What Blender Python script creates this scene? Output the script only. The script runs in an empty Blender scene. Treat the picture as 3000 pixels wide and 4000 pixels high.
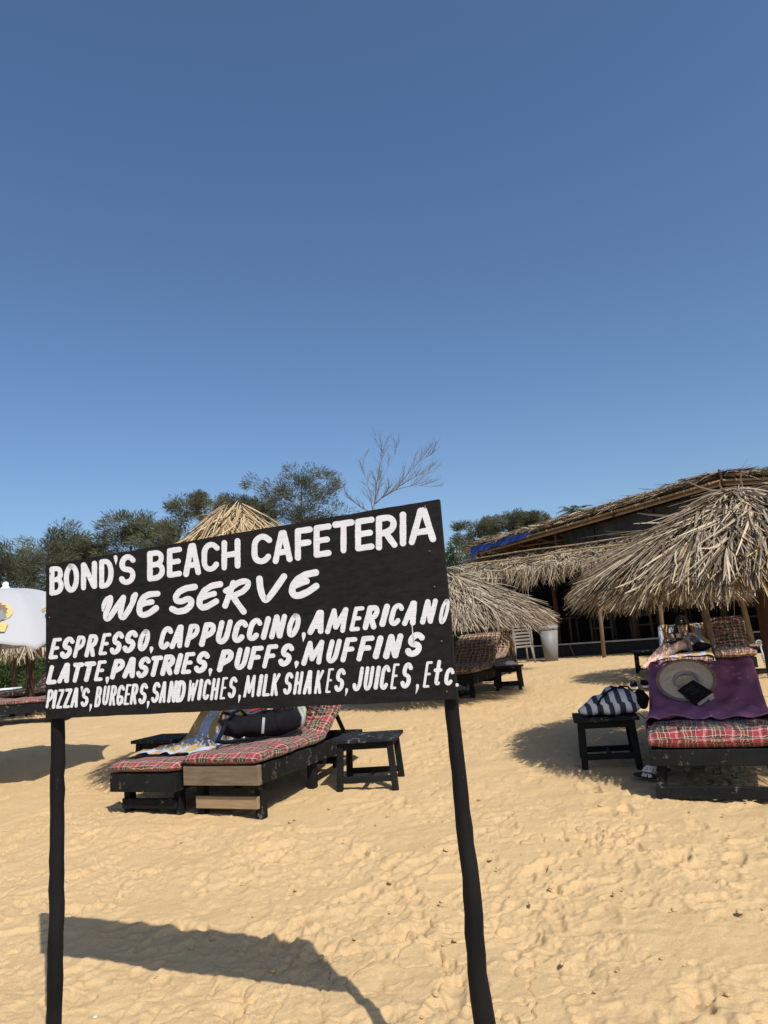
import bpy, bmesh, math, random
import numpy as np
from mathutils import Vector, Matrix, Quaternion
from math import radians as rad, sin, cos, pi

random.seed(7)
RNG = np.random.default_rng(11)
SC = bpy.context.scene
COL = SC.collection

# ------------------------------------------------------------------ camera, sky, sun, exposure
EYE = Vector((0, 0, 1.35))
PITCH, ROLL, FPX = rad(10.0), rad(-4.6), 2770.0
SUN_EL, SUN_AZ = 49.5, -27.0        # elevation, heading of the shadows left of +Y (degrees)

R0 = Vector((1, 0, 0)); U0 = Vector((0, -sin(PITCH), cos(PITCH))); FWD = Vector((0, cos(PITCH), sin(PITCH)))
CR = R0 * cos(ROLL) + U0 * sin(ROLL)
CU = -R0 * sin(ROLL) + U0 * cos(ROLL)
cam_d = bpy.data.cameras.new("camera"); cam = bpy.data.objects.new("camera", cam_d); COL.objects.link(cam)
cam.matrix_world = Matrix(((CR.x, CU.x, -FWD.x, EYE.x), (CR.y, CU.y, -FWD.y, EYE.y), (CR.z, CU.z, -FWD.z, EYE.z), (0, 0, 0, 1)))
cam_d.sensor_fit = 'VERTICAL'; cam_d.sensor_height = 36.0; cam_d.lens = FPX / 4000.0 * 36.0
cam_d.clip_start = 0.05; cam_d.clip_end = 3000
SC.camera = cam

SHADOW = Vector((sin(rad(SUN_AZ)), cos(rad(SUN_AZ)), 0))
SUN_DIR = Vector((SHADOW.x * cos(rad(SUN_EL)), SHADOW.y * cos(rad(SUN_EL)), -sin(rad(SUN_EL))))
sd = bpy.data.lights.new("sun", 'SUN'); so = bpy.data.objects.new("sun", sd); COL.objects.link(so)
sd.energy = 4.8; sd.angle = rad(0.53); sd.color = (1.0, 0.95, 0.88)
so.rotation_euler = SUN_DIR.to_track_quat('-Z', 'Y').to_euler(); so.location = (3, -4, 12)

W = bpy.data.worlds.new("World"); SC.world = W; W.use_nodes = True
nt = W.node_tree; nt.nodes.clear()
sky = nt.nodes.new('ShaderNodeTexSky'); sky.sky_type = 'NISHITA'; sky.sun_disc = False
sky.sun_elevation = rad(SUN_EL); sky.sun_rotation = rad(SUN_AZ + 180)
sky.air_density = 1.0; sky.dust_density = 1.5; sky.ozone_density = 4.6; sky.altitude = 0
bg = nt.nodes.new('ShaderNodeBackground'); bg.inputs[1].default_value = 0.130
ow = nt.nodes.new('ShaderNodeOutputWorld')
hs = nt.nodes.new('ShaderNodeHueSaturation'); hs.inputs['Saturation'].default_value = 1.06; nt.links.new(sky.outputs[0], hs.inputs['Color'])
nt.links.new(hs.outputs[0], bg.inputs[0]); nt.links.new(bg.outputs[0], ow.inputs[0])
SC.view_settings.view_transform = 'Standard'; SC.view_settings.look = 'None'
SC.view_settings.exposure = 0.0; SC.view_settings.gamma = 1.0
SC.cycles.max_bounces = 6; SC.cycles.transparent_max_bounces = 8

# ------------------------------------------------------------------ where things stand
def ray(px, py):
    return FWD + CR * ((px - 1500) / FPX) - CU * ((py - 2000) / FPX)
def AT(px, py, Y):
    r = ray(px, py); return EYE + r * (Y / r.y)
BUMPS = []            # sand heaped round posts: x, y, height, radius
def gz(x, y):
    t = min(max((y - 2.5) / 10.5, 0), 1)
    z = 0.525 * (t * 1.25 - 0.25 * t ** 4 * 1.0) * 1.0
    z = min(z, 0.525)
    for bx, by, bh, br in BUMPS:
        z += bh * math.exp(-((x - bx) ** 2 + (y - by) ** 2) / br ** 2)
    return z
def GP(px, py):
    r = ray(px, py); y = 5.0
    for _ in range(60):
        y2 = (gz(0, y) - EYE.z) / r.z * r.y
        y = y * 0.6 + min(max(y2, 0.5), 60) * 0.4
    p = EYE + r * (y / r.y); return p

# ------------------------------------------------------------------ materials
MATS = {}
class NT:
    def __init__(s, name):
        s.m = bpy.data.materials.new(name); s.m.use_nodes = True; s.t = s.m.node_tree
        s.b = s.t.nodes['Principled BSDF']; s.b.inputs['Roughness'].default_value = 0.8
    def n(s, typ, **kw):
        o = s.t.nodes.new('ShaderNode' + typ)
        for k, v in kw.items():
            if k in o.inputs.keys() if hasattr(o.inputs, 'keys') else False: o.inputs[k].default_value = v
            else: setattr(o, k, v)
        return o
    def l(s, a, b): s.t.links.new(a, b)
    def tex(s, kind='Object', scale=(1, 1, 1), rot=(0, 0, 0)):
        c = s.n('TexCoord'); mp = s.n('Mapping'); mp.inputs['Scale'].default_value = scale; mp.inputs['Rotation'].default_value = rot
        s.l(c.outputs[kind], mp.inputs[0]); return mp.outputs[0]
    def noise(s, vec, scale, detail=4, rough=0.6):
        o = s.n('TexNoise'); o.inputs['Scale'].default_value = scale; o.inputs['Detail'].default_value = detail
        o.inputs['Roughness'].default_value = rough
        if vec is not None: s.l(vec, o.inputs['Vector'])
        return o.outputs['Fac']
    def ramp(s, fac, stops, interp='LINEAR'):
        r = s.n('ValToRGB'); e = r.color_ramp; e.interpolation = interp
        while len(e.elements) > 1: e.elements.remove(e.elements[-1])
        e.elements[0].position = stops[0][0]; e.elements[0].color = (*stops[0][1], 1)
        for p, c in stops[1:]:
            k = e.elements.new(p); k.color = (*c, 1)
        s.l(fac, r.inputs[0]); return r.outputs[0]
    def mix(s, fac, a, b, mode='MIX'):
        o = s.n('Mix', data_type='RGBA', blend_type=mode)
        for v, i in ((fac, 0), (a, 6), (b, 7)):
            if isinstance(v, (int, float)): o.inputs[i].default_value = v
            elif isinstance(v, tuple): o.inputs[i].default_value = (*v, 1)
            else: s.l(v, o.inputs[i])
        return o.outputs[2]
    def math(s, op, a, b=None):
        o = s.n('Math', operation=op)
        for v, i in ((a, 0), (b, 1)):
            if v is None: continue
            if isinstance(v, (int, float)): o.inputs[i].default_value = v
            else: s.l(v, o.inputs[i])
        return o.outputs[0]
    def bump(s, h, strength=0.4, dist=0.01):
        o = s.n('Bump'); o.inputs['Strength'].default_value = strength; o.inputs['Distance'].default_value = dist
        s.l(h, o.inputs['Height']); s.l(o.outputs[0], s.b.inputs['Normal'])
    def col(s, c):
        if isinstance(c, tuple): s.b.inputs['Base Color'].default_value = (*c, 1)
        else: s.l(c, s.b.inputs['Base Color'])
    def rough(s, v): s.b.inputs['Roughness'].default_value = v
    def spec(s, v): s.b.inputs['Specular IOR Level'].default_value = v

def simple(name, c, rough=0.7, var=0.25, scale=6, bump=0.15, spec=0.3):
    if name in MATS: return MATS[name]
    k = NT(name); v = k.tex('Object'); f = k.noise(v, scale, 6)
    k.col(k.ramp(f, [(0.25, tuple(x * (1 - var) for x in c)), (0.75, tuple(min(1, x * (1 + var)) for x in c))]))
    k.rough(rough); k.spec(spec)
    if bump: k.bump(k.noise(v, scale * 8, 5), bump, 0.01)
    MATS[name] = k.m; return k.m

def m_sand():
    k = NT('sand'); v = k.tex('Object')
    f1 = k.noise(v, 0.9, 6); f2 = k.noise(v, 220, 3, 0.7); f3 = k.noise(v, 14, 5)
    c = k.ramp(f1, [(0.3, (0.52, 0.355, 0.175)), (0.7, (0.60, 0.418, 0.210))])
    c = k.mix(0.5, c, k.ramp(f3, [(0.3, (0.47, 0.320, 0.155)), (0.7, (0.60, 0.425, 0.225))]))
    c = k.mix(0.5, c, k.ramp(f2, [(0.3, (0.36, 0.243, 0.12)), (0.5, (0.55, 0.385, 0.198)), (0.72, (0.73, 0.56, 0.32))]))
    k.col(c); k.rough(0.95); k.spec(0.12)
    h = k.math('ADD', k.math('MULTIPLY', k.noise(v, 30, 9, 0.75), 1.0), k.math('MULTIPLY', f2, 0.3))
    k.bump(h, 0.48, 0.022); return k.m

def m_blackpaint(name, wear=0.5, base=(0.0065, 0.0078, 0.0078), wood=(0.20, 0.15, 0.095), wear2=(0.10, 0.11, 0.10), zs=15):
    k = NT(name); v = k.tex('Object', (1, 1, 1)); vs = k.tex('Object', (9, 9, 1.6))
    g = k.noise(vs, 5, 6, 0.7); f = k.noise(k.tex('Object', (1, 1, 1), (.4, .3, .2)) if zs == 15 else k.tex('Object', (9, 9, zs)), zs if zs == 15 else 3.2, 10, 0.78); f2 = k.noise(v, 2.6, 6, 0.6)
    c = k.mix(k.ramp(f2, [(0.4, (0, 0, 0)), (0.75, (1, 1, 1))]), base, tuple(x * 2.2 + 0.002 for x in base))
    t = 0.74 - 0.22 * wear
    c = k.mix(k.ramp(f, [(t, (0, 0, 0)), (t + 0.035, (1, 1, 1))]), c, k.mix(g, wear2, wood))
    k.col(c); k.rough(0.66); k.spec(0.15); k.bump(k.math('ADD', g, f), 0.4, 0.008); return k.m

def m_wood(name, c1, c2, sc=(14, 14, 1.2), rough=0.8):
    k = NT(name); v = k.tex('Object', sc); f = k.noise(v, 3, 8, 0.7); g = k.noise(k.tex('Object'), 3, 5)
    k.col(k.mix(k.ramp(g, [(0.35, (0, 0, 0)), (0.7, (0.5, 0.5, 0.5))]), k.ramp(f, [(0.3, c1), (0.7, c2)]), tuple(x * 0.6 for x in c1)))
    k.rough(rough); k.spec(0.25); k.bump(f, 0.5, 0.008); return k.m

def m_thatch(name, stops, trans=0.12):
    k = NT(name); g = k.n('NewGeometry'); v = k.tex('UV', (1, 1, 1))
    c = k.ramp(g.outputs['Random Per Island'], stops)
    st = k.noise(k.tex('UV', (30, 2.5, 1)), 4, 4, 0.6)
    c = k.mix(0.55, c, k.ramp(st, [(0.3, (0.45, 0.42, 0.38)), (0.65, (1, 1, 1))]), 'MULTIPLY')
    k.col(c); k.rough(0.75); k.spec(0.2)
    return k.m

def m_plaid(name, big=0.165, tones=1.0, mute=0.0):
    """woven check: the stripe list runs along u and along v and the two are averaged, as in a weave"""
    k = NT(name); c = k.n('TexCoord'); sx = k.n('SeparateXYZ'); k.l(c.outputs['UV'], sx.inputs[0])
    red = (0.28, 0.024, 0.036); blk = (0.016, 0.018, 0.020); crm = (0.52, 0.38, 0.18); wht = (0.56, 0.50, 0.43); dk = (0.055, 0.035, 0.03)
    if mute:
        red = (0.15, 0.048, 0.058); crm = (0.55, 0.40, 0.19); wht = (0.50, 0.42, 0.34); dk = (0.06, 0.03, 0.04)
    st = [(0.0, red), (0.14, wht), (0.165, red), (0.19, wht), (0.215, red), (0.28, blk), (0.43, crm), (0.475, blk), (0.545, wht), (0.57, blk),
          (0.66, dk), (0.70, crm), (0.74, blk), (0.88, wht), (0.90, red)]
    if mute: st = [(0.0, red), (0.15, crm), (0.22, red), (0.30, blk), (0.44, crm), (0.52, dk), (0.60, crm), (0.63, blk), (0.76, crm), (0.82, red), (0.90, wht), (0.93, red)]
    wob = k.noise(k.tex('UV'), 3.0, 4)
    def stripes(ax, ph):
        u = k.math('ADD', k.math('DIVIDE', sx.outputs[ax], big), k.math('MULTIPLY', wob, 0.6))
        return k.ramp(k.math('FRACT', k.math('ADD', u, ph)), st, 'CONSTANT')
    a, b = stripes(0, 0.13), stripes(1, 0.55)
    f = k.noise(k.tex('UV'), 60, 2)
    col = k.mix(k.ramp(f, [(0.42, (0.38, 0.38, 0.38)), (0.58, (0.62, 0.62, 0.62))]), a, b)
    fade = k.noise(k.tex('Object'), 2.2, 4)
    col = k.mix(k.ramp(fade, [(0.35, (0, 0, 0)), (0.8, (0.14, 0.14, 0.14))]), col, (0.40, 0.27, 0.19) if not mute else (0.34, 0.25, 0.17))
    k.col(col); k.rough(0.95); k.spec(0.1); k.bump(k.noise(k.tex('UV'), 420, 2), 0.3, 0.003)
    k.b.inputs['Sheen Weight'].default_value = 0.15
    return k.m

def m_stripes(name, period, stops, axis=0, rough=0.95, wob=0.12):
    k = NT(name); c = k.n('TexCoord'); sx = k.n('SeparateXYZ'); k.l(c.outputs['UV'], sx.inputs[0])
    w = k.noise(k.tex('UV'), 2.5, 3)
    u = k.math('FRACT', k.math('ADD', k.math('DIVIDE', sx.outputs[axis], period), k.math('MULTIPLY', w, wob)))
    col = k.ramp(u, stops, 'CONSTANT')
    col = k.mix(0.25, col, k.ramp(k.noise(k.tex('UV'), 90, 3), [(0.3, (0.5, 0.5, 0.5)), (0.7, (1, 1, 1))]), 'MULTIPLY')
    k.col(col); k.rough(rough); k.spec(0.1); k.bump(k.noise(k.tex('UV'), 160, 3), 0.35, 0.004); return k.m

def m_cloth(name, c, rough=0.95, scale=120):
    k = NT(name); v = k.tex('UV'); f = k.noise(v, scale, 3); g = k.noise(k.tex('Object'), 3, 5)
    cc = k.mix(g, tuple(x * 0.8 for x in c), tuple(min(1, x * 1.18) for x in c))
    k.col(k.mix(0.25, cc, k.ramp(f, [(0.3, (0.55, 0.55, 0.55)), (0.7, (1, 1, 1))]), 'MULTIPLY'))
    k.rough(rough); k.spec(0.1); k.bump(f, 0.4, 0.004); return k.m

def m_leaf(name, c1, c2, c3):
    k = NT(name); g = k.n('NewGeometry')
    c = k.ramp(g.outputs['Random Per Island'], [(0.0, c1), (0.5, c2), (1.0, c3)])
    k.col(c); k.rough(0.6); k.spec(0.2)
    tr = k.n('BsdfTranslucent'); k.l(c, tr.inputs[0]); mx = k.n('MixShader'); mx.inputs[0].default_value = 0.45
    out = k.t.nodes['Material Output']; k.l(k.b.outputs[0], mx.inputs[1]); k.l(tr.outputs[0], mx.inputs[2]); k.l(mx.outputs[0], out.inputs[0])
    return k.m

def m_canvas():
    k = NT('white_canvas'); c = (0.55, 0.56, 0.58); k.col(c); k.rough(0.9); k.spec(0.1)
    tr = k.n('BsdfTranslucent'); tr.inputs[0].default_value = (*c, 1); mx = k.n('MixShader'); mx.inputs[0].default_value = 0.3
    out = k.t.nodes['Material Output']; k.l(k.b.outputs[0], mx.inputs[1]); k.l(tr.outputs[0], mx.inputs[2]); k.l(mx.outputs[0], out.inputs[0])
    k.bump(k.noise(k.tex('Object'), 7, 5), 0.25, 0.02); return k.m

def m_letter():
    k = NT('white_brush_paint'); c = k.tex('UV', (5, 120, 1)); f = k.noise(c, 3.2, 6, 0.7)
    g = k.noise(k.tex('Object'), 18, 5); f2 = k.noise(k.tex('UV', (9, 260, 1)), 3, 5, 0.7)
    a = k.ramp(f, [(0.30, (0.46, 0.47, 0.50)), (0.58, (0.77, 0.77, 0.79))])
    b = k.mix(k.ramp(g, [(0.4, (0, 0, 0)), (0.7, (0.6, 0.6, 0.6))]), a, (0.62, 0.63, 0.66))
    b = k.mix(k.ramp(f2, [(0.67, (0, 0, 0)), (0.73, (0.7, 0.7, 0.7))]), b, (0.13, 0.15, 0.17))
    k.col(b); k.rough(0.6); k.spec(0.25); return k.m

def m_board():
    k = NT('black_board_paint'); v = k.tex('Object', (1, 22, 22)); f = k.noise(v, 3, 7, 0.7); g = k.noise(k.tex('Object'), 5, 6)
    c = k.ramp(f, [(0.3, (0.0055, 0.0053, 0.0053)), (0.7, (0.017, 0.016, 0.015))])
    c = k.mix(k.ramp(g, [(0.5, (0, 0, 0)), (0.8, (0.5, 0.5, 0.5))]), c, (0.024, 0.017, 0.012))
    s = k.noise(k.tex('Object', (14, 1, 5), (0, 0.9, 0)), 6, 3, 0.5)
    c = k.mix(k.ramp(s, [(0.765, (0, 0, 0)), (0.785, (0.7, 0.7, 0.7))]), c, (0.24, 0.21, 0.16))
    k.col(c); k.rough(0.66); k.spec(0.16); k.bump(f, 0.25, 0.004); return k.m

M = dict(
    sand=m_sand(), board=m_board(), letter=m_letter(),
    post=m_blackpaint('black_post_paint', 0.42, (0.0045, 0.0045, 0.0048), (0.22, 0.17, 0.11), (0.13, 0.12, 0.10), 2.2),
    frame=m_blackpaint('worn_black_frame', 0.75), frame2=m_blackpaint('black_frame', 0.66), table=m_blackpaint('black_table', 0.40, (0.006, 0.0075, 0.0075)),
    tabletop=m_blackpaint('worn_table_top', 0.80, (0.010, 0.012, 0.014), (0.24, 0.22, 0.19)),
    barewood=m_wood('bare_wood', (0.13, 0.095, 0.06), (0.25, 0.19, 0.12), (1.5, 16, 16)), paleplank=m_wood('pale_plank', (0.27, 0.18, 0.10), (0.36, 0.26, 0.15), (1.5, 16, 16)),
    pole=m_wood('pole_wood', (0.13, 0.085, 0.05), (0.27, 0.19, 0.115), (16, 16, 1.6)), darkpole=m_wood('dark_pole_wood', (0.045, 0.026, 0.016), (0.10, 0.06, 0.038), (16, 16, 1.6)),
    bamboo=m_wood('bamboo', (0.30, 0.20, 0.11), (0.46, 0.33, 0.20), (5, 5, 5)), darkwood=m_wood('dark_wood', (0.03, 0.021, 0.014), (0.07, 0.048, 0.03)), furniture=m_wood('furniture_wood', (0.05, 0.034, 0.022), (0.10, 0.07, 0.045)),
    thatch=m_thatch('dry_palm_leaf', [(0, (0.06, 0.043, 0.028)), (0.3, (0.19, 0.143, 0.095)), (0.62, (0.40, 0.318, 0.215)), (0.86, (0.56, 0.465, 0.335)), (0.975, (0.62, 0.52, 0.38)), (0.98, (0.58, 0.43, 0.17))]),
    thatch_gold=m_thatch('golden_palm_leaf', [(0, (0.24, 0.165, 0.09)), (0.4, (0.43, 0.32, 0.18)), (1, (0.62, 0.48, 0.30))]),
    thatch_old=m_thatch('grey_palm_leaf', [(0, (0.12, 0.09, 0.062)), (0.4, (0.32, 0.26, 0.185)), (1, (0.56, 0.47, 0.345))]),
    plaid=m_plaid('red_plaid'), plaid2=m_plaid('maroon_plaid', 0.23, mute=1),
    towel=m_stripes('striped_towel_cloth', 0.21, [(0, (0.42, 0.51, 0.66)), (0.55, (0.46, 0.32, 0.15))]),
    towel2=m_stripes('orange_towel_cloth', 0.17, [(0, (0.50, 0.53, 0.60)), (0.5, (0.52, 0.34, 0.14))]),
    purple=m_cloth('purple_towel_cloth', (0.42, 0.18, 0.31)), straw=simple('hat_straw', (0.72, 0.63, 0.48), 0.85, 0.18, 40, 0.3),
    tote=m_stripes('tote_cloth', 0.088, [(0, (0.74, 0.77, 0.80)), (0.5, (0.085, 0.10, 0.14)), (0.56, (0.06, 0.07, 0.10)), (0.94, (0.085, 0.10, 0.14))], 0, 0.9, 0.1),
    black=simple('black_cloth', (0.008, 0.008, 0.010), 0.85, 0.4, 12, 0.3, 0.12), rubber=simple('black_rubber', (0.015, 0.015, 0.016), 0.5, 0.2),
    redtrim=simple('red_trim', (0.45, 0.03, 0.03), 0.6), greytape=simple('grey_tape', (0.30, 0.32, 0.34), 0.5), greenpad=simple('green_pad', (0.28, 0.34, 0.22), 0.8),
    paper=simple('book_paper', (0.62, 0.54, 0.42), 0.9, 0.1), cover=simple('book_cover', (0.014, 0.017, 0.022), 0.35, 0.6, 25, 0), foil=simple('cover_lettering', (0.20, 0.19, 0.16), 0.4),
    white=simple('white_plastic', (0.80, 0.80, 0.80), 0.5, 0.03), canvas=m_canvas(),
    yellow=simple('emblem_yellow', (0.58, 0.41, 0.15), 0.8, 0.1), brown=simple('emblem_brown', (0.17, 0.125, 0.09), 0.8, 0.2), greyprint=simple('emblem_grey', (0.20, 0.20, 0.22), 0.8, 0.2), ink=simple('print_ink', (0.06, 0.06, 0.07), 0.8),
    grey=simple('grey_plastic', (0.20, 0.20, 0.19), 0.5, 0.1, 4, 0.05), liner=simple('grey_liner', (0.27, 0.28, 0.28), 0.45, 0.1, 14, 0.4), chairplastic=simple('beige_chair_plastic', (0.20, 0.175, 0.145), 0.5, 0.3, 5, 0.05),
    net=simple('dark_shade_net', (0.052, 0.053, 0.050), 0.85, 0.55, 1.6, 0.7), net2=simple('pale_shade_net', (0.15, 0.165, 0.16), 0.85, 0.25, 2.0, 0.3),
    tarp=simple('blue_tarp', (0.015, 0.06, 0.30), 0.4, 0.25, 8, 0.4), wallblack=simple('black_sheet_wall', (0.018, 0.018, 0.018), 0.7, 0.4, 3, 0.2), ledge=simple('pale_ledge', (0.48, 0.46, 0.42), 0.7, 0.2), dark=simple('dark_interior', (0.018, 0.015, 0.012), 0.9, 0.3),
    skin=simple('skin', (0.60, 0.39, 0.28), 0.55, 0.06, 6, 0.0), hair=simple('black_hair', (0.010, 0.008, 0.008), 0.45, 0.3, 30, 0.4), lip=simple('lips', (0.36, 0.11, 0.10), 0.5), eyew=simple('eye_white', (0.6, 0.58, 0.55), 0.3),
    dress=simple('green_patterned_dress', (0.085, 0.10, 0.085), 0.9, 0.9, 22, 0.2), glassy=simple('clear_bottle', (0.45, 0.5, 0.52), 0.15, 0.2, 9, 0.1, 0.6), steel=simple('grey_steel', (0.35, 0.36, 0.38), 0.35, 0.2),
    bark=m_wood('tree_bark', (0.075, 0.058, 0.045), (0.16, 0.13, 0.105)), deadbark=m_wood('dead_bark', (0.12, 0.11, 0.10), (0.23, 0.21, 0.19)),
    needle=m_leaf('casuarina_needles', (0.078, 0.092, 0.056), (0.150, 0.160, 0.095), (0.235, 0.24, 0.15)),  # both needle colours lightened and greyed to imitate haze over distant trees
    needle2=m_leaf('dark_needles', (0.070, 0.078, 0.052), (0.130, 0.138, 0.086), (0.20, 0.205, 0.13)),
    shrub=m_leaf('shrub_leaves', (0.040, 0.070, 0.026), (0.075, 0.125, 0.045), (0.13, 0.18, 0.075)),
    palmleaf=m_leaf('palm_leaves', (0.04, 0.07, 0.03), (0.08, 0.11, 0.05), (0.14, 0.15, 0.07)),
    bluepaint=simple('blue_paint', (0.035, 0.12, 0.40), 0.6, 0.3), cream=simple('cream_wall', (0.55, 0.50, 0.40), 0.9), shell=simple('shell_white', (0.75, 0.70, 0.62), 0.5, 0.1), rust=simple('rusty_nail', (0.16, 0.09, 0.05), 0.8),
)

M['glassy'].node_tree.nodes['Principled BSDF'].inputs['Transmission Weight'].default_value = 0.85

# ------------------------------------------------------------------ mesh builders
def empty(name, loc=(0, 0, 0), rot=(0, 0, 0), label=None, cat=None, group=None):
    o = bpy.data.objects.new(name, None); COL.objects.link(o); o.location = loc; o.rotation_euler = rot
    return tag(o, label, cat, group)
def tag(o, label=None, cat=None, group=None, kind=None):
    if label: o['label'] = label
    if cat: o['category'] = cat
    if group: o['group'] = group
    if kind: o['kind'] = kind
    return o
def link_mesh(name, me, mat, parent=None, smooth=False):
    o = bpy.data.objects.new(name, me); COL.objects.link(o)
    if mat is not None and not len(me.materials): me.materials.append(mat)
    if smooth:
        me.polygons.foreach_set('use_smooth', [True] * len(me.polygons)); me.update()
    if parent is not None: o.parent = parent
    return o
def np_mesh(name, V, F, uv=None):
    V = np.asarray(V, dtype=np.float32); F = np.asarray(F, dtype=np.int32)
    me = bpy.data.meshes.new(name); n = F.shape[1]
    me.vertices.add(len(V)); me.vertices.foreach_set('co', V.ravel())
    me.loops.add(F.size); me.loops.foreach_set('vertex_index', F.ravel())
    me.polygons.add(len(F)); me.polygons.foreach_set('loop_start', np.arange(len(F), dtype=np.int32) * n)
    me.polygons.foreach_set('loop_total', np.full(len(F), n, dtype=np.int32))
    if uv is not None:
        l = me.uv_layers.new(name='UVMap'); l.data.foreach_set('uv', np.asarray(uv, dtype=np.float32)[F.ravel()].ravel())
    me.update(calc_edges=True); me.validate(); return me

class MB:
    """collects simple shapes into one mesh"""
    def __init__(s): s.bm = bmesh.new()
    def box(s, c, d, rot=None, bev=0.004):
        t = bmesh.new(); bmesh.ops.create_cube(t, size=1)
        bmesh.ops.scale(t, vec=d, verts=t.verts)
        b = min(bev, min(d) * 0.3)
        if b > 0: bmesh.ops.bevel(t, geom=t.edges[:], offset=b, segments=1, affect='EDGES')
        m = Matrix.Translation(c) @ (rot.to_4x4() if rot is not None else Matrix())
        bmesh.ops.transform(t, matrix=m, verts=t.verts); s._add(t); return s
    def bar(s, a, b, w, h, up=(0, 0, 1), bev=0.004):
        a, b = Vector(a), Vector(b); d = b - a; L = d.length; d.normalize()
        x = d.cross(Vector(up));
        if x.length < 1e-4: x = d.cross(Vector((0, 1, 0)))
        x.normalize(); z = x.cross(d)
        return s.box((a + b) / 2, (w, L, h), Matrix((x, d, z)).transposed(), bev)
    def tube(s, pts, r, n=10, cap=True, wob=0.0):
        pts = [Vector(p) for p in pts]; rs = r if isinstance(r, (list, tuple)) else [r] * len(pts)
        rings = []; up = None
        for i, p in enumerate(pts):
            d = (pts[min(i + 1, len(pts) - 1)] - pts[max(i - 1, 0)]).normalized()
            if up is None:
                up = Vector((0, 0, 1)) if abs(d.z) < 0.9 else Vector((1, 0, 0))
            x = d.cross(up).normalized(); y = x.cross(d).normalized(); up = y
            rings.append([s.bm.verts.new(p + (x * cos(2 * pi * k / n) + y * sin(2 * pi * k / n)) * rs[i] * (1 + wob * (random.random() - .5))) for k in range(n)])
        for i in range(len(rings) - 1):
            for k in range(n):
                s.bm.faces.new((rings[i][k], rings[i][(k + 1) % n], rings[i + 1][(k + 1) % n], rings[i + 1][k]))
        if cap:
            s.bm.faces.new(rings[0][::-1]); s.bm.faces.new(rings[-1])
        return s
    def lathe(s, prof, n=24, c=(0, 0, 0), sq=1.0):
        rings = []
        for r, z in prof:
            rings.append([s.bm.verts.new((c[0] + r * cos(2 * pi * k / n), c[1] + r * sq * sin(2 * pi * k / n), c[2] + z)) for k in range(n)])
        for i in range(len(rings) - 1):
            for k in range(n):
                s.bm.faces.new((rings[i][k], rings[i][(k + 1) % n], rings[i + 1][(k + 1) % n], rings[i + 1][k]))
        return s
    def cap(s, which=0): return s
    def blob(s, c, r, rot=None, p=2.0, nu=24, nv=14, fn=None):
        """super-ellipsoid"""
        def pw(v): return math.copysign(abs(v) ** (2 / p), v)
        rings = []
        for j in range(nv + 1):
            th = -pi / 2 + pi * j / nv; ring = []
            for i in range(nu):
                ph = 2 * pi * i / nu
                v = Vector((pw(cos(th)) * pw(cos(ph)) * r[0], pw(cos(th)) * pw(sin(ph)) * r[1], pw(sin(th)) * r[2]))
                if fn: v = fn(v)
                if rot is not None: v = rot @ v
                ring.append(s.bm.verts.new(v + Vector(c)))
            rings.append(ring)
        for j in range(nv):
            for i in range(nu):
                s.bm.faces.new((rings[j][i], rings[j][(i + 1) % nu], rings[j + 1][(i + 1) % nu], rings[j + 1][i]))
        return s
    def poly(s, pts, thick, nrm):
        nrm = Vector(nrm); a = [s.bm.verts.new(Vector(p)) for p in pts]; b = [s.bm.verts.new(Vector(p) - nrm * thick) for p in pts]
        s.bm.faces.new(a); s.bm.faces.new(b[::-1])
        for i in range(len(a)):
            j = (i + 1) % len(a); s.bm.faces.new((a[j], a[i], b[i], b[j]))
        return s
    def _add(s, t):
        me = bpy.data.meshes.new('tmp'); t.to_mesh(me); t.free(); s.bm.from_mesh(me); bpy.data.meshes.remove(me)
    def build(s, name, mat, parent=None, smooth=False, M4=None):
        bmesh.ops.remove_doubles(s.bm, verts=s.bm.verts, dist=1e-5) if smooth else None
        bmesh.ops.recalc_face_normals(s.bm, faces=s.bm.faces)
        if M4 is not None: bmesh.ops.transform(s.bm, matrix=M4, verts=s.bm.verts)
        me = bpy.data.meshes.new(name); s.bm.to_mesh(me); s.bm.free()
        return link_mesh(name, me, mat, parent, smooth)

def hash2(ix, iy, seed):
    h = (ix.astype(np.int64) * 374761393 + iy.astype(np.int64) * 668265263 + seed * 1274126177) & 0xffffffff
    h = ((h ^ (h >> 13)) * 1274126177) & 0xffffffff
    return ((h ^ (h >> 16)) & 0xffff) / 65535.0
def vnoise(x, y, seed=0):
    ix = np.floor(x); iy = np.floor(y); fx = x - ix; fy = y - iy
    u = fx * fx * fx * (fx * (fx * 6 - 15) + 10); v = fy * fy * fy * (fy * (fy * 6 - 15) + 10)
    a, b = hash2(ix, iy, seed), hash2(ix + 1, iy, seed); c, d = hash2(ix, iy + 1, seed), hash2(ix + 1, iy + 1, seed)
    return (a * (1 - u) + b * u) * (1 - v) + (c * (1 - u) + d * u) * v * 1.0
def fbm(x, y, sc, oct=4, seed=0, gain=0.5):
    o = 0; a = 1; t = 0
    for i in range(oct):
        o = o + a * (vnoise(x * sc + 17.3 * i, y * sc - 9.1 * i, seed + i) - .5); t += a; a *= gain; sc *= 2.03
    return o / t * 2

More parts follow.
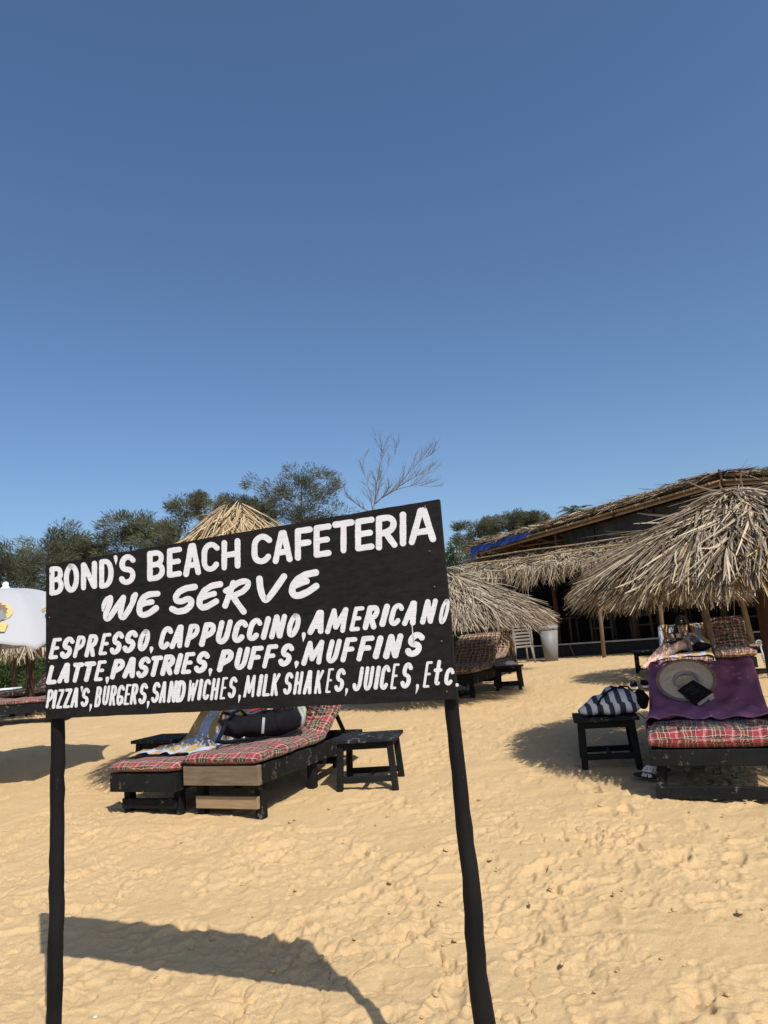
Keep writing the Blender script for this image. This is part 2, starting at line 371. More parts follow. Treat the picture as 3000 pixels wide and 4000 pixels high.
def strips(P, D, N, L, Wd, droop=0.0, nseg=4, fold=0.25, taper=0.75, curl=None):
    """many palm leaflets as one mesh: start points, directions, up normals, lengths, widths"""
    P, D, N = (np.asarray(a, float) for a in (P, D, N)); L = np.asarray(L, float); Wd = np.asarray(Wd, float)
    n = len(P); droop = np.broadcast_to(np.asarray(droop, float), (n,))
    D = D / np.linalg.norm(D, axis=1, keepdims=True)
    S = np.cross(D, N); S /= np.linalg.norm(S, axis=1, keepdims=True) + 1e-9; N2 = np.cross(S, D)
    tw = RNG.normal(0, 0.55, n)[:, None]; S, N2 = S * np.cos(tw) + N2 * np.sin(tw), N2 * np.cos(tw) - S * np.sin(tw)
    side = np.zeros(n) if curl is None else np.asarray(curl, float)
    V = np.zeros((n, nseg + 1, 3, 3)); UV = np.zeros((n, nseg + 1, 3, 2))
    for i in range(nseg + 1):
        t = i / nseg
        c = P + D * (L * t)[:, None] + np.array([0, 0, -1.0]) * (droop * L * t * t)[:, None] + S * (side * L * t * t)[:, None]
        w = Wd * (min(1, 0.45 + 2.5 * t) * (1 - taper * t ** 2.2))
        V[:, i, 0] = c - S * w[:, None] / 2 + N2 * (fold * w)[:, None] * .5
        V[:, i, 1] = c
        V[:, i, 2] = c + S * w[:, None] / 2 + N2 * (fold * w)[:, None] * .5
        for j in range(3): UV[:, i, j] = (j * 0.5, t)
    idx = np.arange(n * (nseg + 1) * 3).reshape(n, nseg + 1, 3)
    F = []
    for i in range(nseg):
        for j in range(2):
            F.append(np.stack([idx[:, i, j], idx[:, i, j + 1], idx[:, i + 1, j + 1], idx[:, i + 1, j]], 1))
    UV[..., 0] += RNG.random(n)[:, None, None] * 40
    return V.reshape(-1, 3), np.concatenate(F), UV.reshape(-1, 2)

# ------------------------------------------------------------------ sand: one sheet, fine near the camera, out to the horizon
U4 = GP(2941, 2546)                       # foot of the far right parasol pole, with sand heaped round it
BUMPS.append((U4.x + 0.15, U4.y + 0.25, 0.17, 0.75))
def build_sand():
    ys = [-40, -15, -6, -2.5, -1, 0, .6, 1.1, 1.5, 1.8]
    y = 2.0
    while y < 70: ys.append(y); y += max(y * y / 957 * 0.62, 0.0035)
    ys += [80, 100, 140, 200, 300, 500, 900]
    ys = np.array(ys)
    us = np.concatenate([np.linspace(-3, -.75, 30)[:-1], np.linspace(-.75, .75, 880), np.linspace(.75, 3, 30)[1:]])
    wy = np.maximum(np.abs(ys), 2.0) + 0.0
    X = us[None, :] * wy[:, None]; Y = np.repeat(ys[:, None], len(us), 1)
    t = np.clip((Y - 2.5) / 10.5, 0, 1); Z = np.minimum(0.525 * (t * 1.25 - 0.25 * t ** 4), 0.525)
    for bx, by, bh, br in BUMPS: Z += bh * np.exp(-((X - bx) ** 2 + (Y - by) ** 2) / br ** 2)
    near = np.clip((45 - Y) / 20, 0, 1)
    Z += near * (0.030 * fbm(X, Y, 0.55, 3, 3) + 0.017 * fbm(X, Y, 2.1, 3, 9) + 0.014 * fbm(X, Y, 7.5, 5, 21, .6) * .62)
    n = fbm(X, Y, 17, 4, 40, .6); mask = np.clip(fbm(X, Y, 1.6, 3, 60) * 2.6 + .25, 0, 1)
    Z += near * mask * (0.026 * np.clip(n - .16, 0, 1) + 0.030 * np.clip(-n - .22, 0, .4) * -1)
    r = 1 - np.abs(fbm(X, Y, 6.5, 3, 77)); Z -= near * np.clip(fbm(X, Y, .9, 2, 80) + .1, 0, 1) * 0.026 * np.clip(r - .93, 0, 1) / .07
    rs = np.random.default_rng(5)
    for _ in range(1500):                 # trodden hollows and footprints, each with a pushed-up rim
        fy = 1.9 + 14 * rs.random() ** 1.5; fx = (rs.random() * 1.5 - .75) * fy; a = rs.normal(0.5, 0.9)
        L, Wf, dep = rs.uniform(.07, .15), rs.uniform(.03, .06), rs.uniform(.003, .015)
        i0, i1 = np.searchsorted(ys, [fy - .36, fy + .36])
        if i1 <= i0: continue
        j0, j1 = np.searchsorted(us, [(fx - .4) / fy - .03, (fx + .4) / fy + .03])
        dx = X[i0:i1, j0:j1] - fx; dy = Y[i0:i1, j0:j1] - fy
        p = (dx * np.sin(a) + dy * np.cos(a)) / L; q = (dx * np.cos(a) - dy * np.sin(a)) / Wf
        d = np.sqrt(p * p + q * q); d = d + .8 * fbm(X[i0:i1, j0:j1], Y[i0:i1, j0:j1], 16, 2, 5)
        Z[i0:i1, j0:j1] += -dep * np.exp(-np.clip(d, 0, 9) ** 4) + dep * .4 * np.exp(-((d - 1.45) / .3) ** 2)
    rows, cols = X.shape
    V = np.stack([X, Y, Z], -1).reshape(-1, 3)
    i = np.arange((rows - 1) * cols).reshape(rows - 1, cols)[:, :-1].ravel()
    F = np.stack([i, i + 1, i + cols + 1, i + cols], 1)
    o = link_mesh('sand', np_mesh('sand', V, F), M['sand'], None, True); tag(o, kind='structure')
    o['label'] = 'golden trodden beach sand rising towards the shack'
    return o
build_sand()
def clods():                                # loose crusts of sand lying on the surface
    b = MB(); rs = random.Random(3)
    for _ in range(280):
        y = 2.0 + 7 * rs.random() ** 1.6; x = rs.uniform(-.62, .62) * y; s = rs.uniform(.003, .010) * (1 + .08 * y)
        q = Quaternion((rs.random(), rs.random(), rs.random()), rs.uniform(0, 3))
        t = bmesh.new(); bmesh.ops.create_icosphere(t, subdivisions=2, radius=1)
        for v in t.verts: v.co = Vector((v.co.x * s * rs.uniform(1, 1.7), v.co.y * s * rs.uniform(.8, 1.3), v.co.z * s * .6)) * rs.uniform(.7, 1.25)
        bmesh.ops.transform(t, matrix=Matrix.Translation((x, y, gz(x, y) + s * .05)) @ Matrix.Rotation(rs.uniform(0, 6), 4, 'Z'), verts=t.verts); b._add(t)
    o = b.build('sand_clods', M['sand'], None, True)
    tag(o, 'small loose clods of sand scattered over the trodden beach', 'sand clods', None, 'stuff')
clods()

# ------------------------------------------------------------------ the sign
def sign():
    el = lambda r: r.z / math.hypot(r.x, r.y)
    cBL, cBR, cTL, cTR = (178, 2808), (1786, 2731), (180, 2207), (1714, 1950)
    rb = ray(*cBL); rr = ray(*cBR); r1 = 2.95; zb = el(rb) * r1; r2 = zb / el(rr)
    BL = EYE + rb * (r1 / math.hypot(rb.x, rb.y)); BR = EYE + rr * (r2 / math.hypot(rr.x, rr.y))
    ex = (BR - BL); ex.z = 0; ex.normalize(); nrm = Vector((ex.y, -ex.x, 0))          # towards the camera
    def hit(px, py, off=0.0):
        r = ray(px, py); t = (BL + nrm * off - EYE).dot(nrm) / r.dot(nrm); return EYE + r * t
    base = hit(985, 2770); base.z = gz(base.x, base.y)
    S = empty('cafe_sign', base, (0, 0, 0), 'black hand painted cafeteria menu board standing on two dark wooden posts', 'sign')
    loc = Matrix.Translation(-base)
    # board: one thick sheet with slightly ragged edges
    top, bot = [], []
    rs = random.Random(2); n = 40
    for i in range(n + 1):
        t = i / n
        a = hit(*(cTL[k] + (cTR[k] - cTL[k]) * t for k in (0, 1))); b = hit(*(cBL[k] + (cBR[k] - cBL[k]) * t for k in (0, 1)))
        e = 0 if i in (0, n) else 1
        top.append(a + Vector((0, 0, e * rs.uniform(-.0012, .0012)))); bot.append(b + Vector((0, 0, e * rs.uniform(-.0025, .001) * (1 if t > .4 else .5))))
    b = MB(); b.poly(bot + top[::-1], 0.018, nrm); b.build('board', M['board'], S, False, loc)
    # posts
    for pts, lab in ((((222, 2700, .025), (226, 2830, .025), (224, 3300, .0255), (214, 4000, .026)), None),
                     (((1752, 2600, .021), (1764, 2790, .022), (1800, 3100, .023), (1846, 3500, .026), (1864, 3800, .028), (1892, 4000, .030)), None)):
        P = [hit(x, y, -.018 - r) for x, y, r in pts]; R = [r for _, _, r in pts]
        d = P[-1] - P[-2]; d = d / abs(d.z); P.append(P[-1] + d * .6); R.append(R[-1])
        P2, R2 = [], []
        for i in range(len(P) - 1):
            m = max(2, int((P[i] - P[i + 1]).length / .045))
            for k in range(m):
                t = k / m; q = P[i].lerp(P[i + 1], t); w = 0.0022
                P2.append(q + Vector((rs.uniform(-w, w), rs.uniform(-w, w), 0))); R2.append((R[i] * (1 - t) + R[i + 1] * t) * rs.uniform(.95, 1.05))
        P2.append(P[-1]); R2.append(R[-1])
        MB().tube(P2, R2, 14).build('post', M['post'], S, True, loc)
    # nails
    for x, y in ((1660, 1978), (1678, 2153), (1697, 2292), (1725, 2505), (1745, 2702), (196, 2240), (193, 2412), (190, 2586), (196, 2770)):
        MB().blob(hit(x, y, .0012), (.003, .003, .003), None, 2, 8, 6).build('nail_head', M['rust'], S, True, loc)

    A = lambda cx, cy, rx, ry, a0, a1, n=14: [(cx + rx * cos(rad(a0 + (a1 - a0) * i / n)), cy + ry * sin(rad(a0 + (a1 - a0) * i / n))) for i in range(n + 1)]
    G = {
        'A': [[(0, 0), (.42, 1)], [(.58, 1), (1, 0)], [(.42, 1), (.58, 1)], [(.2, .3), (.82, .3)]],
        'B': [[(0, 0), (0, 1)], [(0, 1), (.5, 1)] + A(.5, .77, .42, .23, 90, -90)[1:] + [(0, .54)], [(0, .54), (.5, .54)] + A(.5, .27, .5, .27, 90, -90)[1:] + [(0, 0)]],
        'C': [[(1, .82)] + A(.5, .68, .5, .32, 40, 180)[1:] + A(.5, .32, .5, .32, 180, 330)],
        'D': [[(0, 0), (0, 1)], [(0, 1), (.4, 1)] + A(.4, .5, .6, .5, 90, -90, 20)[1:] + [(0, 0)]],
        'E': [[(0, 0), (0, 1)], [(0, 1), (1, 1)], [(0, .52), (.88, .52)], [(0, 0), (1, 0)]],
        'F': [[(0, 0), (0, 1)], [(0, 1), (1, 1)], [(0, .52), (.9, .52)]],
        'G': [[(1, .82)] + A(.5, .68, .5, .32, 40, 180)[1:] + A(.5, .32, .5, .32, 180, 345), [(.55, .42), (1, .42), (1, .1)]],
        'H': [[(0, 0), (0, 1)], [(1, 0), (1, 1)], [(0, .5), (1, .5)]],
        'I': [[(.5, 0), (.5, 1)]],
        'J': [[(1, 1), (1, .3)] + A(.5, .3, .5, .3, 0, -165)],
        'K': [[(0, 0), (0, 1)], [(1, 1), (.1, .46)], [(.3, .56), (1, 0)]],
        'L': [[(0, 1), (0, 0)], [(0, 0), (1, 0)]],
        'M': [[(0, 0), (.1, 1)], [(.1, 1), (.48, .2)], [(.48, .2), (.88, 1)], [(.88, 1), (1, 0)]],
        'N': [[(0, 0), (0, 1)], [(.04, 1), (.96, 0)], [(1, 0), (1, 1)]],
        'O': [A(.5, .5, .5, .5, 95, 460, 30)],
        'P': [[(0, 0), (0, 1)], [(0, 1), (.5, 1)] + A(.5, .74, .5, .26, 90, -60)[1:] + [(.1, .36)]],
        'R': [[(0, 0), (0, 1)], [(0, 1), (.5, 1)] + A(.5, .75, .45, .25, 90, -80)[1:] + [(.1, .46)], [(.42, .48), (1, 0)]],
        'S': [[(1, .84)] + A(.52, .75, .46, .25, 40, 180)[1:] + A(.5, .745, .46, .24, 180, 270, 8)[1:] + A(.5, .255, .5, .25, 90, -90)[1:] + A(.5, .25, .5, .25, 270, 200, 8)[1:]],
        'T': [[(0, 1), (1, 1)], [(.5, 1), (.5, 0)]],
        'U': [[(0, 1), (0, .3)] + A(.5, .3, .5, .3, 180, 360)[1:] + [(1, 1)]],
        'W': [[(0, 1), (.12, 0)], [(.12, 0), (.48, .85)], [(.48, .85), (.66, 0)], [(.66, 0), (1, 1)]],
        'Z': [[(0, 1), (1, 1)], [(1, 1), (0, 0)], [(0, 0), (1, 0)]],
        "'": [[(.35, 1), (.6, .75), (.5, 0)]],
        ',': [[(.75, .85), (.8, .55), (.15, 0)]],
        't': [[(.5, 1), (.45, .25)] + A(.72, .2, .27, .2, 180, 300, 8), [(0, .62), (1, .62)]],
        'c': [[(1, .78)] + A(.5, .6, .5, .4, 50, 180)[1:] + A(.5, .38, .5, .38, 180, 325)],
        '.': [[(.5, .45), (.5, .55)]],
    }
    hpx = lambda x: 601 + (781 - 601) * (x - 178) / 1610.0
    class Row:
        def __init__(s): s.V = []; s.F = []; s.k = 0; s.uv = []
        def stroke(s, pts, w, tap=None, smooth=1):
            pts = [np.array(p, float) for p in pts]; out = [pts[0]]
            for a, b in zip(pts[:-1], pts[1:]):
                m = max(1, int(np.linalg.norm(b - a) / 4)); out += [a + (b - a) * k / m for k in range(1, m + 1)]
            q = np.array(out); n = len(q); off = .0005 + .00002 * (s.k % 12); s.k += 1
            for _ in range(2):
                if n > 4 and smooth: q[1:-1] = (q[:-2] + 2 * q[1:-1] + q[2:]) / 4
            d = np.gradient(q, axis=0); d /= np.linalg.norm(d, axis=1, keepdims=True) + 1e-9; nn = np.stack([-d[:, 1], d[:, 0]], 1)
            t = np.linspace(0, 1, n); ww = np.full(n, w) * (1 + .035 * np.sin(t * 9 + s.k) + .02 * np.sin(t * 31 + 2 * s.k))
            if tap: ww = ww * np.interp(t, [0, .35, 1], tap)
            # outline: left side, round end, right side, round start, triangulated as a strip of rows across
            rows = []
            for e in (0, 1):
                c = q[0] if e == 0 else q[-1]; dd = -d[0] if e == 0 else d[-1]; n0 = nn[0] if e == 0 else nn[-1]; r = ww[0] / 2 if e == 0 else ww[-1] / 2
                cap = [(c + dd * r * sin(a) + n0 * r * cos(a), c + dd * r * sin(a) - n0 * r * cos(a)) for a in np.linspace(0, pi / 2 * .97, 6)]
                if e == 0: rows = cap[::-1]
                else: rows += [(q[i] + nn[i] * ww[i] / 2, q[i] - nn[i] * ww[i] / 2) for i in range(1, n - 1)] + cap
            b0 = len(s.V)
            for l, r in rows: s.V += [hit(*l, off), hit(*r, off)]
            for i in range(len(rows) - 1): s.F.append((b0 + 2 * i, b0 + 2 * i + 1, b0 + 2 * i + 3, b0 + 2 * i + 2))
        def letter(s, ch, xl, xr, yt, yb, slant, slope, wf):
            w = wf * hpx((xl + xr) / 2); H = yb - yt
            small = ch in "',."
            ws = w * (.72 if small else 1); i = ws / 2
            sl = slant * H * (1 if not small else .3)
            kk = {'T': 0, 'L': 0, 'A': .75, 'C': .55, 'O': .55, 'S': .5, 'G': .6, 'R': .65, 'K': .8, 'D': .6, 'c': .5, 't': .3, 'P': .8, 'B': .7}.get(ch, 1); vm = {'T': .95, 'L': .05, 'A': .4}.get(ch, .5)
            if not small: ws = min(ws, (.25 if ch in 'MW' else .40) * (xr - xl - kk * sl) if ch != 'I' else ws); i = ws / 2
            wd = max(0, (xr - xl) - 2 * i - kk * sl); v0, v1 = yb - i, yt + i
            xc = (xl + xr) / 2; j = lambda: random.uniform(-.012, .012)
            for st in G[ch]:
                P = []
                for u, v in st:
                    x = xc + (u - .5) * wd + (v - vm) * sl; y = v0 + v * (v1 - v0) + slope * (x - xc); P.append((x + j() * w, y + j() * w))
                s.stroke(P, ws * random.uniform(.96, 1.04), (1.0, .8, .12) if small and ch != '.' else None)
        def done(s):
            me = bpy.data.meshes.new('painted_lettering'); me.from_pydata([v - base for v in s.V], [], s.F); l = me.uv_layers.new(name='UVMap'); n_ = [None for lp in me.loops if l.data[lp.index].__setattr__('uv', (s.V[lp.vertex_index].dot(ex), s.V[lp.vertex_index].z))]; link_mesh('painted_lettering', me, M['letter'], S)
    def row(data, slant, slope, wf, conv):
        r = Row()
        for it in data:
            ox, oy, k = conv[it[5]] if len(it) > 5 else conv['']
            ch, xl, xr, yt, yb = it[:5]
            sl = slope(ox + k * (xl + xr) / 2) if callable(slope) else slope
            r.letter(ch, ox + k * xl, ox + k * xr, oy + k * yt, oy + k * yb, slant, sl, wf)
        r.done()
    ident = {'': (0, 0, 1.0)}
    row([('B', 193, 249, 2211, 2324), ('O', 249, 309, 2201, 2316), ('N', 316, 379, 2194, 2303), ('D', 387, 444, 2182, 2297), ("'", 442, 463, 2169, 2212), ('S', 464, 530, 2165, 2285),
         ('B', 575, 645, 2149, 2268), ('E', 652, 711, 2138, 2254), ('A', 716, 785, 2122, 2250), ('C', 787, 859, 2116, 2234), ('H', 865, 939, 2106, 2225), ('C', 983, 1063, 2085, 2204),
         ('A', 1065, 1143, 2071, 2199), ('F', 1152, 1222, 2060, 2186), ('E', 1225, 1295, 2048, 2175), ('T', 1299, 1385, 2033, 2162), ('E', 1387, 1463, 2022, 2150), ('R', 1468, 1553, 2010, 2145),
         ('I', 1557, 1591, 1999, 2134), ('A', 1596, 1703, 1983, 2124)], 0, -.150, .0325, ident)
    # second line: brush script, traced stroke by stroke
    r = Row()
    c1 = lambda P: [(180 + .3014 * x, 2000 + .3014 * y) for x, y in P]; c2 = lambda P: [(650 + .3617 * x, 1950 + .3617 * y) for x, y in P]
    for P, wf, tp in (
        (c1([(735, 1280), (742, 1215), (765, 1160), (800, 1120), (832, 1112)]), .031, (.35, .9, 1)),
        (c1([(832, 1112), (836, 1150), (815, 1220), (775, 1310), (772, 1385), (795, 1395), (850, 1330), (940, 1190), (1002, 1108)]), .034, None),
        (c1([(1002, 1108), (985, 1200), (962, 1300), (975, 1368), (1000, 1372), (1060, 1290), (1120, 1180), (1158, 1072)]), .034, None),
        (c1([(1160, 1072), (1130, 1090), (1112, 1140)]), .030, (1, 1, .7)),
        (c1([(1445, 1058), (1340, 1066), (1270, 1100), (1220, 1180), (1207, 1270), (1220, 1325), (1265, 1338), (1340, 1310), (1425, 1245)]), .036, None),
        (c1([(1370, 1165), (1290, 1180), (1225, 1205)]), .034, None),
        (c2([(305, 947), (210, 962), (135, 1000), (98, 1055), (110, 1100), (165, 1105), (235, 1072), (272, 1095), (262, 1150), (205, 1200), (120, 1215), (62, 1185)]), .036, None),
        (c2([(580, 918), (490, 935), (410, 985), (362, 1065), (355, 1135), (385, 1172), (440, 1160), (538, 1102)]), .035, None),
        (c2([(515, 1020), (440, 1040), (375, 1070)]), .033, None),
        (c2([(722, 905), (690, 1000), (635, 1150)]), .034, None),
        (c2([(640, 990), (700, 960), (770, 905), (840, 882), (885, 895), (878, 945), (820, 1000), (720, 1045)]), .033, None),
        (c2([(715, 1045), (765, 1120), (835, 1215)]), .034, None),
        (c2([(1005, 860), (1012, 950), (1035, 1040), (1068, 1095), (1110, 1060), (1180, 965), (1270, 835)]), .036, None),
        (c2([(1612, 792), (1500, 815), (1420, 860), (1365, 930), (1355, 1000), (1385, 1042), (1440, 1040), (1530, 1000), (1618, 938)]), .036, None),
        (c2([(1515, 885), (1450, 905), (1390, 935)]), .034, None)):
        r.stroke(P, wf * hpx(P[0][0]), tp)
    r.done()
    cv = {'': (170, 2400, .3074), 'E': (650, 2350, .3014), 'F': (1100, 2300, .4219)}
    row([('E', 65, 235, 300, 565), ('S', 212, 390, 285, 563), ('P', 380, 543, 270, 548), ('R', 528, 700, 252, 540), ('E', 698, 862, 240, 515), ('S', 843, 1018, 218, 510), ('S', 1006, 1195, 200, 490), ('O', 1190, 1362, 190, 468),
         (',', 1340, 1398, 395, 518), ('C', 1460, 1645, 152, 445), ('A', 43, 250, 302, 607, 'E'), ('P', 240, 440, 290, 588, 'E'), ('P', 430, 652, 268, 577, 'E'), ('U', 622, 863, 238, 552, 'E'), ('C', 847, 1055, 233, 535, 'E'), ('C', 1037, 1242, 212, 510, 'E'),
         ('I', 1222, 1356, 190, 495, 'E'), ('N', 1330, 1566, 165, 480, 'E'), ('O', 42, 183, 228, 450, 'F'), (',', 185, 222, 390, 508, 'F'), ('A', 240, 422, 198, 422, 'F'), ('M', 402, 635, 178, 412, 'F'), ('E', 628, 768, 165, 390, 'F'),
         ('R', 758, 915, 152, 378, 'F'), ('I', 912, 998, 138, 350, 'F'), ('C', 990, 1133, 132, 345, 'F'), ('A', 1115, 1275, 112, 340, 'F'), ('N', 1282, 1448, 95, 325, 'F'), ('O', 1453, 1560, 93, 328, 'F')], .20, -.09, .0315, cv)
    row([('L', 35, 170, 645, 887), ('A', 175, 362, 618, 872), ('T', 375, 515, 612, 865), ('T', 515, 668, 598, 855), ('E', 640, 803, 585, 845), (',', 785, 832, 780, 905), ('P', 850, 1042, 565, 820), ('A', 1000, 1200, 545, 812), ('S', 1177, 1360, 535, 810),
         ('T', 1367, 1516, 525, 790), ('R', 1490, 1681, 512, 778), ('I', 100, 215, 668, 943, 'E'), ('E', 188, 375, 658, 935, 'E'), ('S', 358, 558, 643, 928, 'E'), (',', 540, 595, 848, 990, 'E'), ('P', 660, 880, 620, 910, 'E'), ('U', 866, 1085, 592, 885, 'E'),
         ('F', 1050, 1262, 578, 875, 'E'), ('F', 1242, 1450, 557, 860, 'E'), ('S', 1450, 1652, 543, 840, 'E'), (',', 112, 160, 660, 755, 'F'), ('M', 182, 412, 478, 705, 'F'), ('U', 402, 556, 468, 690, 'F'), ('F', 547, 703, 450, 675, 'F'), ('F', 692, 860, 437, 668, 'F'),
         ('I', 850, 937, 433, 650, 'F'), ('N', 940, 1128, 418, 645, 'F'), ('S', 1145, 1322, 400, 630, 'F')], .20, -.075, .0315, cv)
    row([('P', 30, 135, 955, 1190), ('I', 108, 175, 958, 1198), ('Z', 158, 268, 950, 1195), ('Z', 245, 368, 943, 1190), ('A', 338, 458, 930, 1185), ("'", 470, 502, 912, 1005), ('S', 472, 587, 932, 1175), (',', 568, 622, 1122, 1250), ('B', 648, 748, 915, 1178),
         ('U', 738, 848, 905, 1155), ('R', 835, 938, 900, 1160), ('G', 922, 1035, 895, 1160), ('E', 1018, 1120, 887, 1150), ('R', 1100, 1210, 880, 1145), ('S', 1205, 1325, 872, 1140), (',', 1300, 1350, 1085, 1212), ('S', 1368, 1485, 858, 1125),
         ('A', 1462, 1575, 852, 1125), ('N', 8, 152, 1025, 1310, 'E'), ('D', 125, 260, 1022, 1303, 'E'), ('W', 262, 417, 1015, 1290, 'E'), ('I', 400, 476, 1003, 1280, 'E'), ('C', 467, 580, 1003, 1275, 'E'), ('H', 565, 697, 990, 1275, 'E'),
         ('E', 690, 797, 980, 1265, 'E'), ('S', 795, 918, 972, 1252, 'E'), (',', 915, 970, 1190, 1328, 'E'), ('M', 995, 1172, 952, 1240, 'E'), ('I', 1177, 1250, 942, 1228, 'E'), ('L', 1240, 1340, 938, 1228, 'E'), ('K', 1350, 1478, 928, 1222, 'E'),
         ('S', 15, 107, 772, 980, 'F'), ('H', 105, 205, 765, 978, 'F'), ('A', 195, 298, 755, 978, 'F'), ('K', 302, 392, 752, 972, 'F'), ('E', 405, 484, 737, 963, 'F'), ('S', 488, 592, 735, 955, 'F'), (',', 575, 620, 908, 1005, 'F'), ('J', 650, 762, 722, 948, 'F'),
         ('U', 752, 860, 717, 943, 'F'), ('I', 855, 915, 712, 932, 'F'), ('C', 908, 1007, 705, 935, 'F'), ('E', 1005, 1092, 692, 928, 'F'), ('S', 1102, 1212, 683, 922, 'F'), (',', 1225, 1278, 868, 985, 'F'), ('E', 1307, 1400, 672, 915, 'F'),
         ('t', 1400, 1490, 660, 895, 'F'), ('c', 1505, 1600, 730, 895, 'F'), ('.', 1610, 1640, 865, 915, 'F')], .13, -.06, .0215, cv)
    r = Row(); r.stroke([(1608, 2424), (1612, 2470), (1617, 2518)], 5.5, (.9, .5, 1.6)); r.done()      # a run of paint
sign()

# ------------------------------------------------------------------ thatched parasols
def canopy_strips(R, za, zr, nfr, nl, L, wid, seed, fringe=260, mess=80, p=1.12, flat=0.0):
    global RNG
    RNG = np.random.default_rng(seed); g = RNG
    P, D, N, LL, WW, DR, CU_ = [], [], [], [], [], [], []
    zc = lambda r: za - (za - zr) * (np.clip(r, 0, 9) / R) ** p
    for k in range(nfr):
        a = 2 * pi * (k + g.uniform(-.6, .6)) / nfr * 1.0 + (k % 3) * 2.1
        r0 = g.uniform(.02, .50) * R; rt = R * g.uniform(.80, 1.03); lift = g.uniform(0, .15) - .04
        da = g.normal(0, .10)
        for i in range(nl):
            t = (i + g.random()) / nl; r = r0 + (rt - r0) * t; az = a + da * t; sgn = 1 if i % 2 else -1
            er = np.array([cos(az), sin(az), 0]); et = np.array([-sin(az), cos(az), 0])
            sl = (zc(r + .01) - zc(r - .01)) / .02; ed = er + np.array([0, 0, sl]); ed /= np.linalg.norm(ed); nn = np.cross(et, -ed); nn = nn if nn[2] > 0 else -nn
            ph = rad(g.uniform(9, 34) * (1.15 - .7 * t)); d = ed * cos(ph) + et * sin(ph) * sgn + nn * g.normal(.015, .05)
            l = L * g.uniform(.65, 1.1) * (.6 + .6 * sin(pi * min(1, .15 + .75 * t)))
            l = min(l, (R * g.uniform(1.0, 1.12) - r) / cos(rad(25)) + .10)
            P.append(er * r + np.array([0, 0, zc(r) + lift]) + et * sgn * .01); D.append(d); N.append(nn); LL.append(l); WW.append(wid * g.uniform(.6, 1.25)); DR.append(g.uniform(.02, .22) if t > .5 else g.uniform(0, .10)); CU_.append(g.normal(0, .12))
    for k in range(fringe):
        az = g.uniform(0, 2 * pi); r = R * g.uniform(.62, .97); er = np.array([cos(az), sin(az), 0]); et = np.array([-sin(az), cos(az), 0])
        c = sin(az * 7 + seed) * .5 + .5
        d = er * g.uniform(.35, 1.0) + et * g.normal(0, .35) + np.array([0, 0, -g.uniform(.55, 1.2)])
        P.append(er * r + np.array([0, 0, zc(r) - g.uniform(.01, .07)])); D.append(d); N.append(er * .3 + et * g.normal(0, .6) + np.array([0, 0, .8])); LL.append(L * g.uniform(.22, .50) * (.6 + .6 * c)); WW.append(wid * g.uniform(.5, 1.1)); DR.append(g.uniform(.1, .4)); CU_.append(g.normal(0, .2))
    for k in range(mess):
        az = g.uniform(0, 2 * pi); r = R * g.uniform(.0, .50) ; er = np.array([cos(az), sin(az), 0]); et = np.array([-sin(az), cos(az), 0])
        d = er * g.uniform(.3, 1) + et * g.normal(0, .9) + np.array([0, 0, g.uniform(-.3, .25)])
        P.append(er * r + np.array([0, 0, zc(r) + g.uniform(.02, .08)])); D.append(d); N.append(np.array([er[0] * .3, er[1] * .3, 1])); LL.append(L * g.uniform(.5, 1.1)); WW.append(wid * g.uniform(1.0, 2.2)); DR.append(g.uniform(.25, .6)); CU_.append(g.normal(0, .45))
    for i in range(len(P)):                # trim blades that would hang far below the eave
        d = D[i] / np.linalg.norm(D[i]); drop = P[i][2] + d[2] * LL[i] - DR[i] * LL[i] - (zr - .24)
        if drop < 0: LL[i] *= max(.35, 1 + drop / max(.1, (abs(d[2]) + DR[i]) * LL[i]))
    return P, D, N, LL, WW, DR, CU_
def thatch_parasol(label, x, y, apex, rim, R, seed, mat='thatch', nfr=40, nl=36, L=.55, wid=.028, pole=.05, lean=(0, 0), fringe=260, mess=80, polemat='pole', nseg=4, pole_foot=None):
    z0 = gz(x, y)
    S = empty('thatched_parasol', (x, y, z0), (0, 0, rad(seed * 40)), label, 'thatched parasol', 'thatched beach parasols')
    rot = Matrix.Rotation(-rad(seed * 40), 3, 'Z'); ln = rot @ Vector((lean[0], lean[1], 0))
    P, D, N, LL, WW, DR, CV = canopy_strips(R, apex, rim, nfr, nl, L, wid, seed, fringe, mess)
    V, F, UV = strips(P, D, N, LL, WW, DR, nseg, .3, .72, CV)
    link_mesh('thatch', np_mesh('thatch', V, F, UV), M[mat], S, True)
    pts = [Vector((ln.x, ln.y, -.5)) * 1 + Vector((0, 0, 0))] + [Vector((ln.x * (1 - t), ln.y * (1 - t), apex * t)) for t in (0, .25, .5, .75, .97)]
    MB().tube(pts, [pole * 1.1, pole * 1.1, pole, pole * 1.02, pole * .9, pole * .8], 12, True, .12).build('pole', M[polemat], S, True)
    for k in range(8):
        a = 2 * pi * k / 8
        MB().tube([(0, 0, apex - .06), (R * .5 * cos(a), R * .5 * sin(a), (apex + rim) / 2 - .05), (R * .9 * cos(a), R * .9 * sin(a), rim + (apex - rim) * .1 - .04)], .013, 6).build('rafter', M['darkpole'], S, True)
    return S
thatch_parasol('big dry thatched parasol on a thick brown pole shading the purple towel', AT(2978, 2330, 5.6).x, 5.6, AT(2934, 1935, 5.6).z - gz(0, 5.6), 1.60 - gz(0, 5.6), 1.29, 1, 'thatch', 105, 72, .62, .0150, .058, (0, 0), 620, 420, 'darkpole')
thatch_parasol('low thatched parasol right over the seated woman, its pole beside her lounger', *AT(2752, 2470, 10.2).xy, 1.66, 1.15, 1.2, 22, 'thatch', 64, 56, .5, .014, .052, (.10, 0), 700, 50)
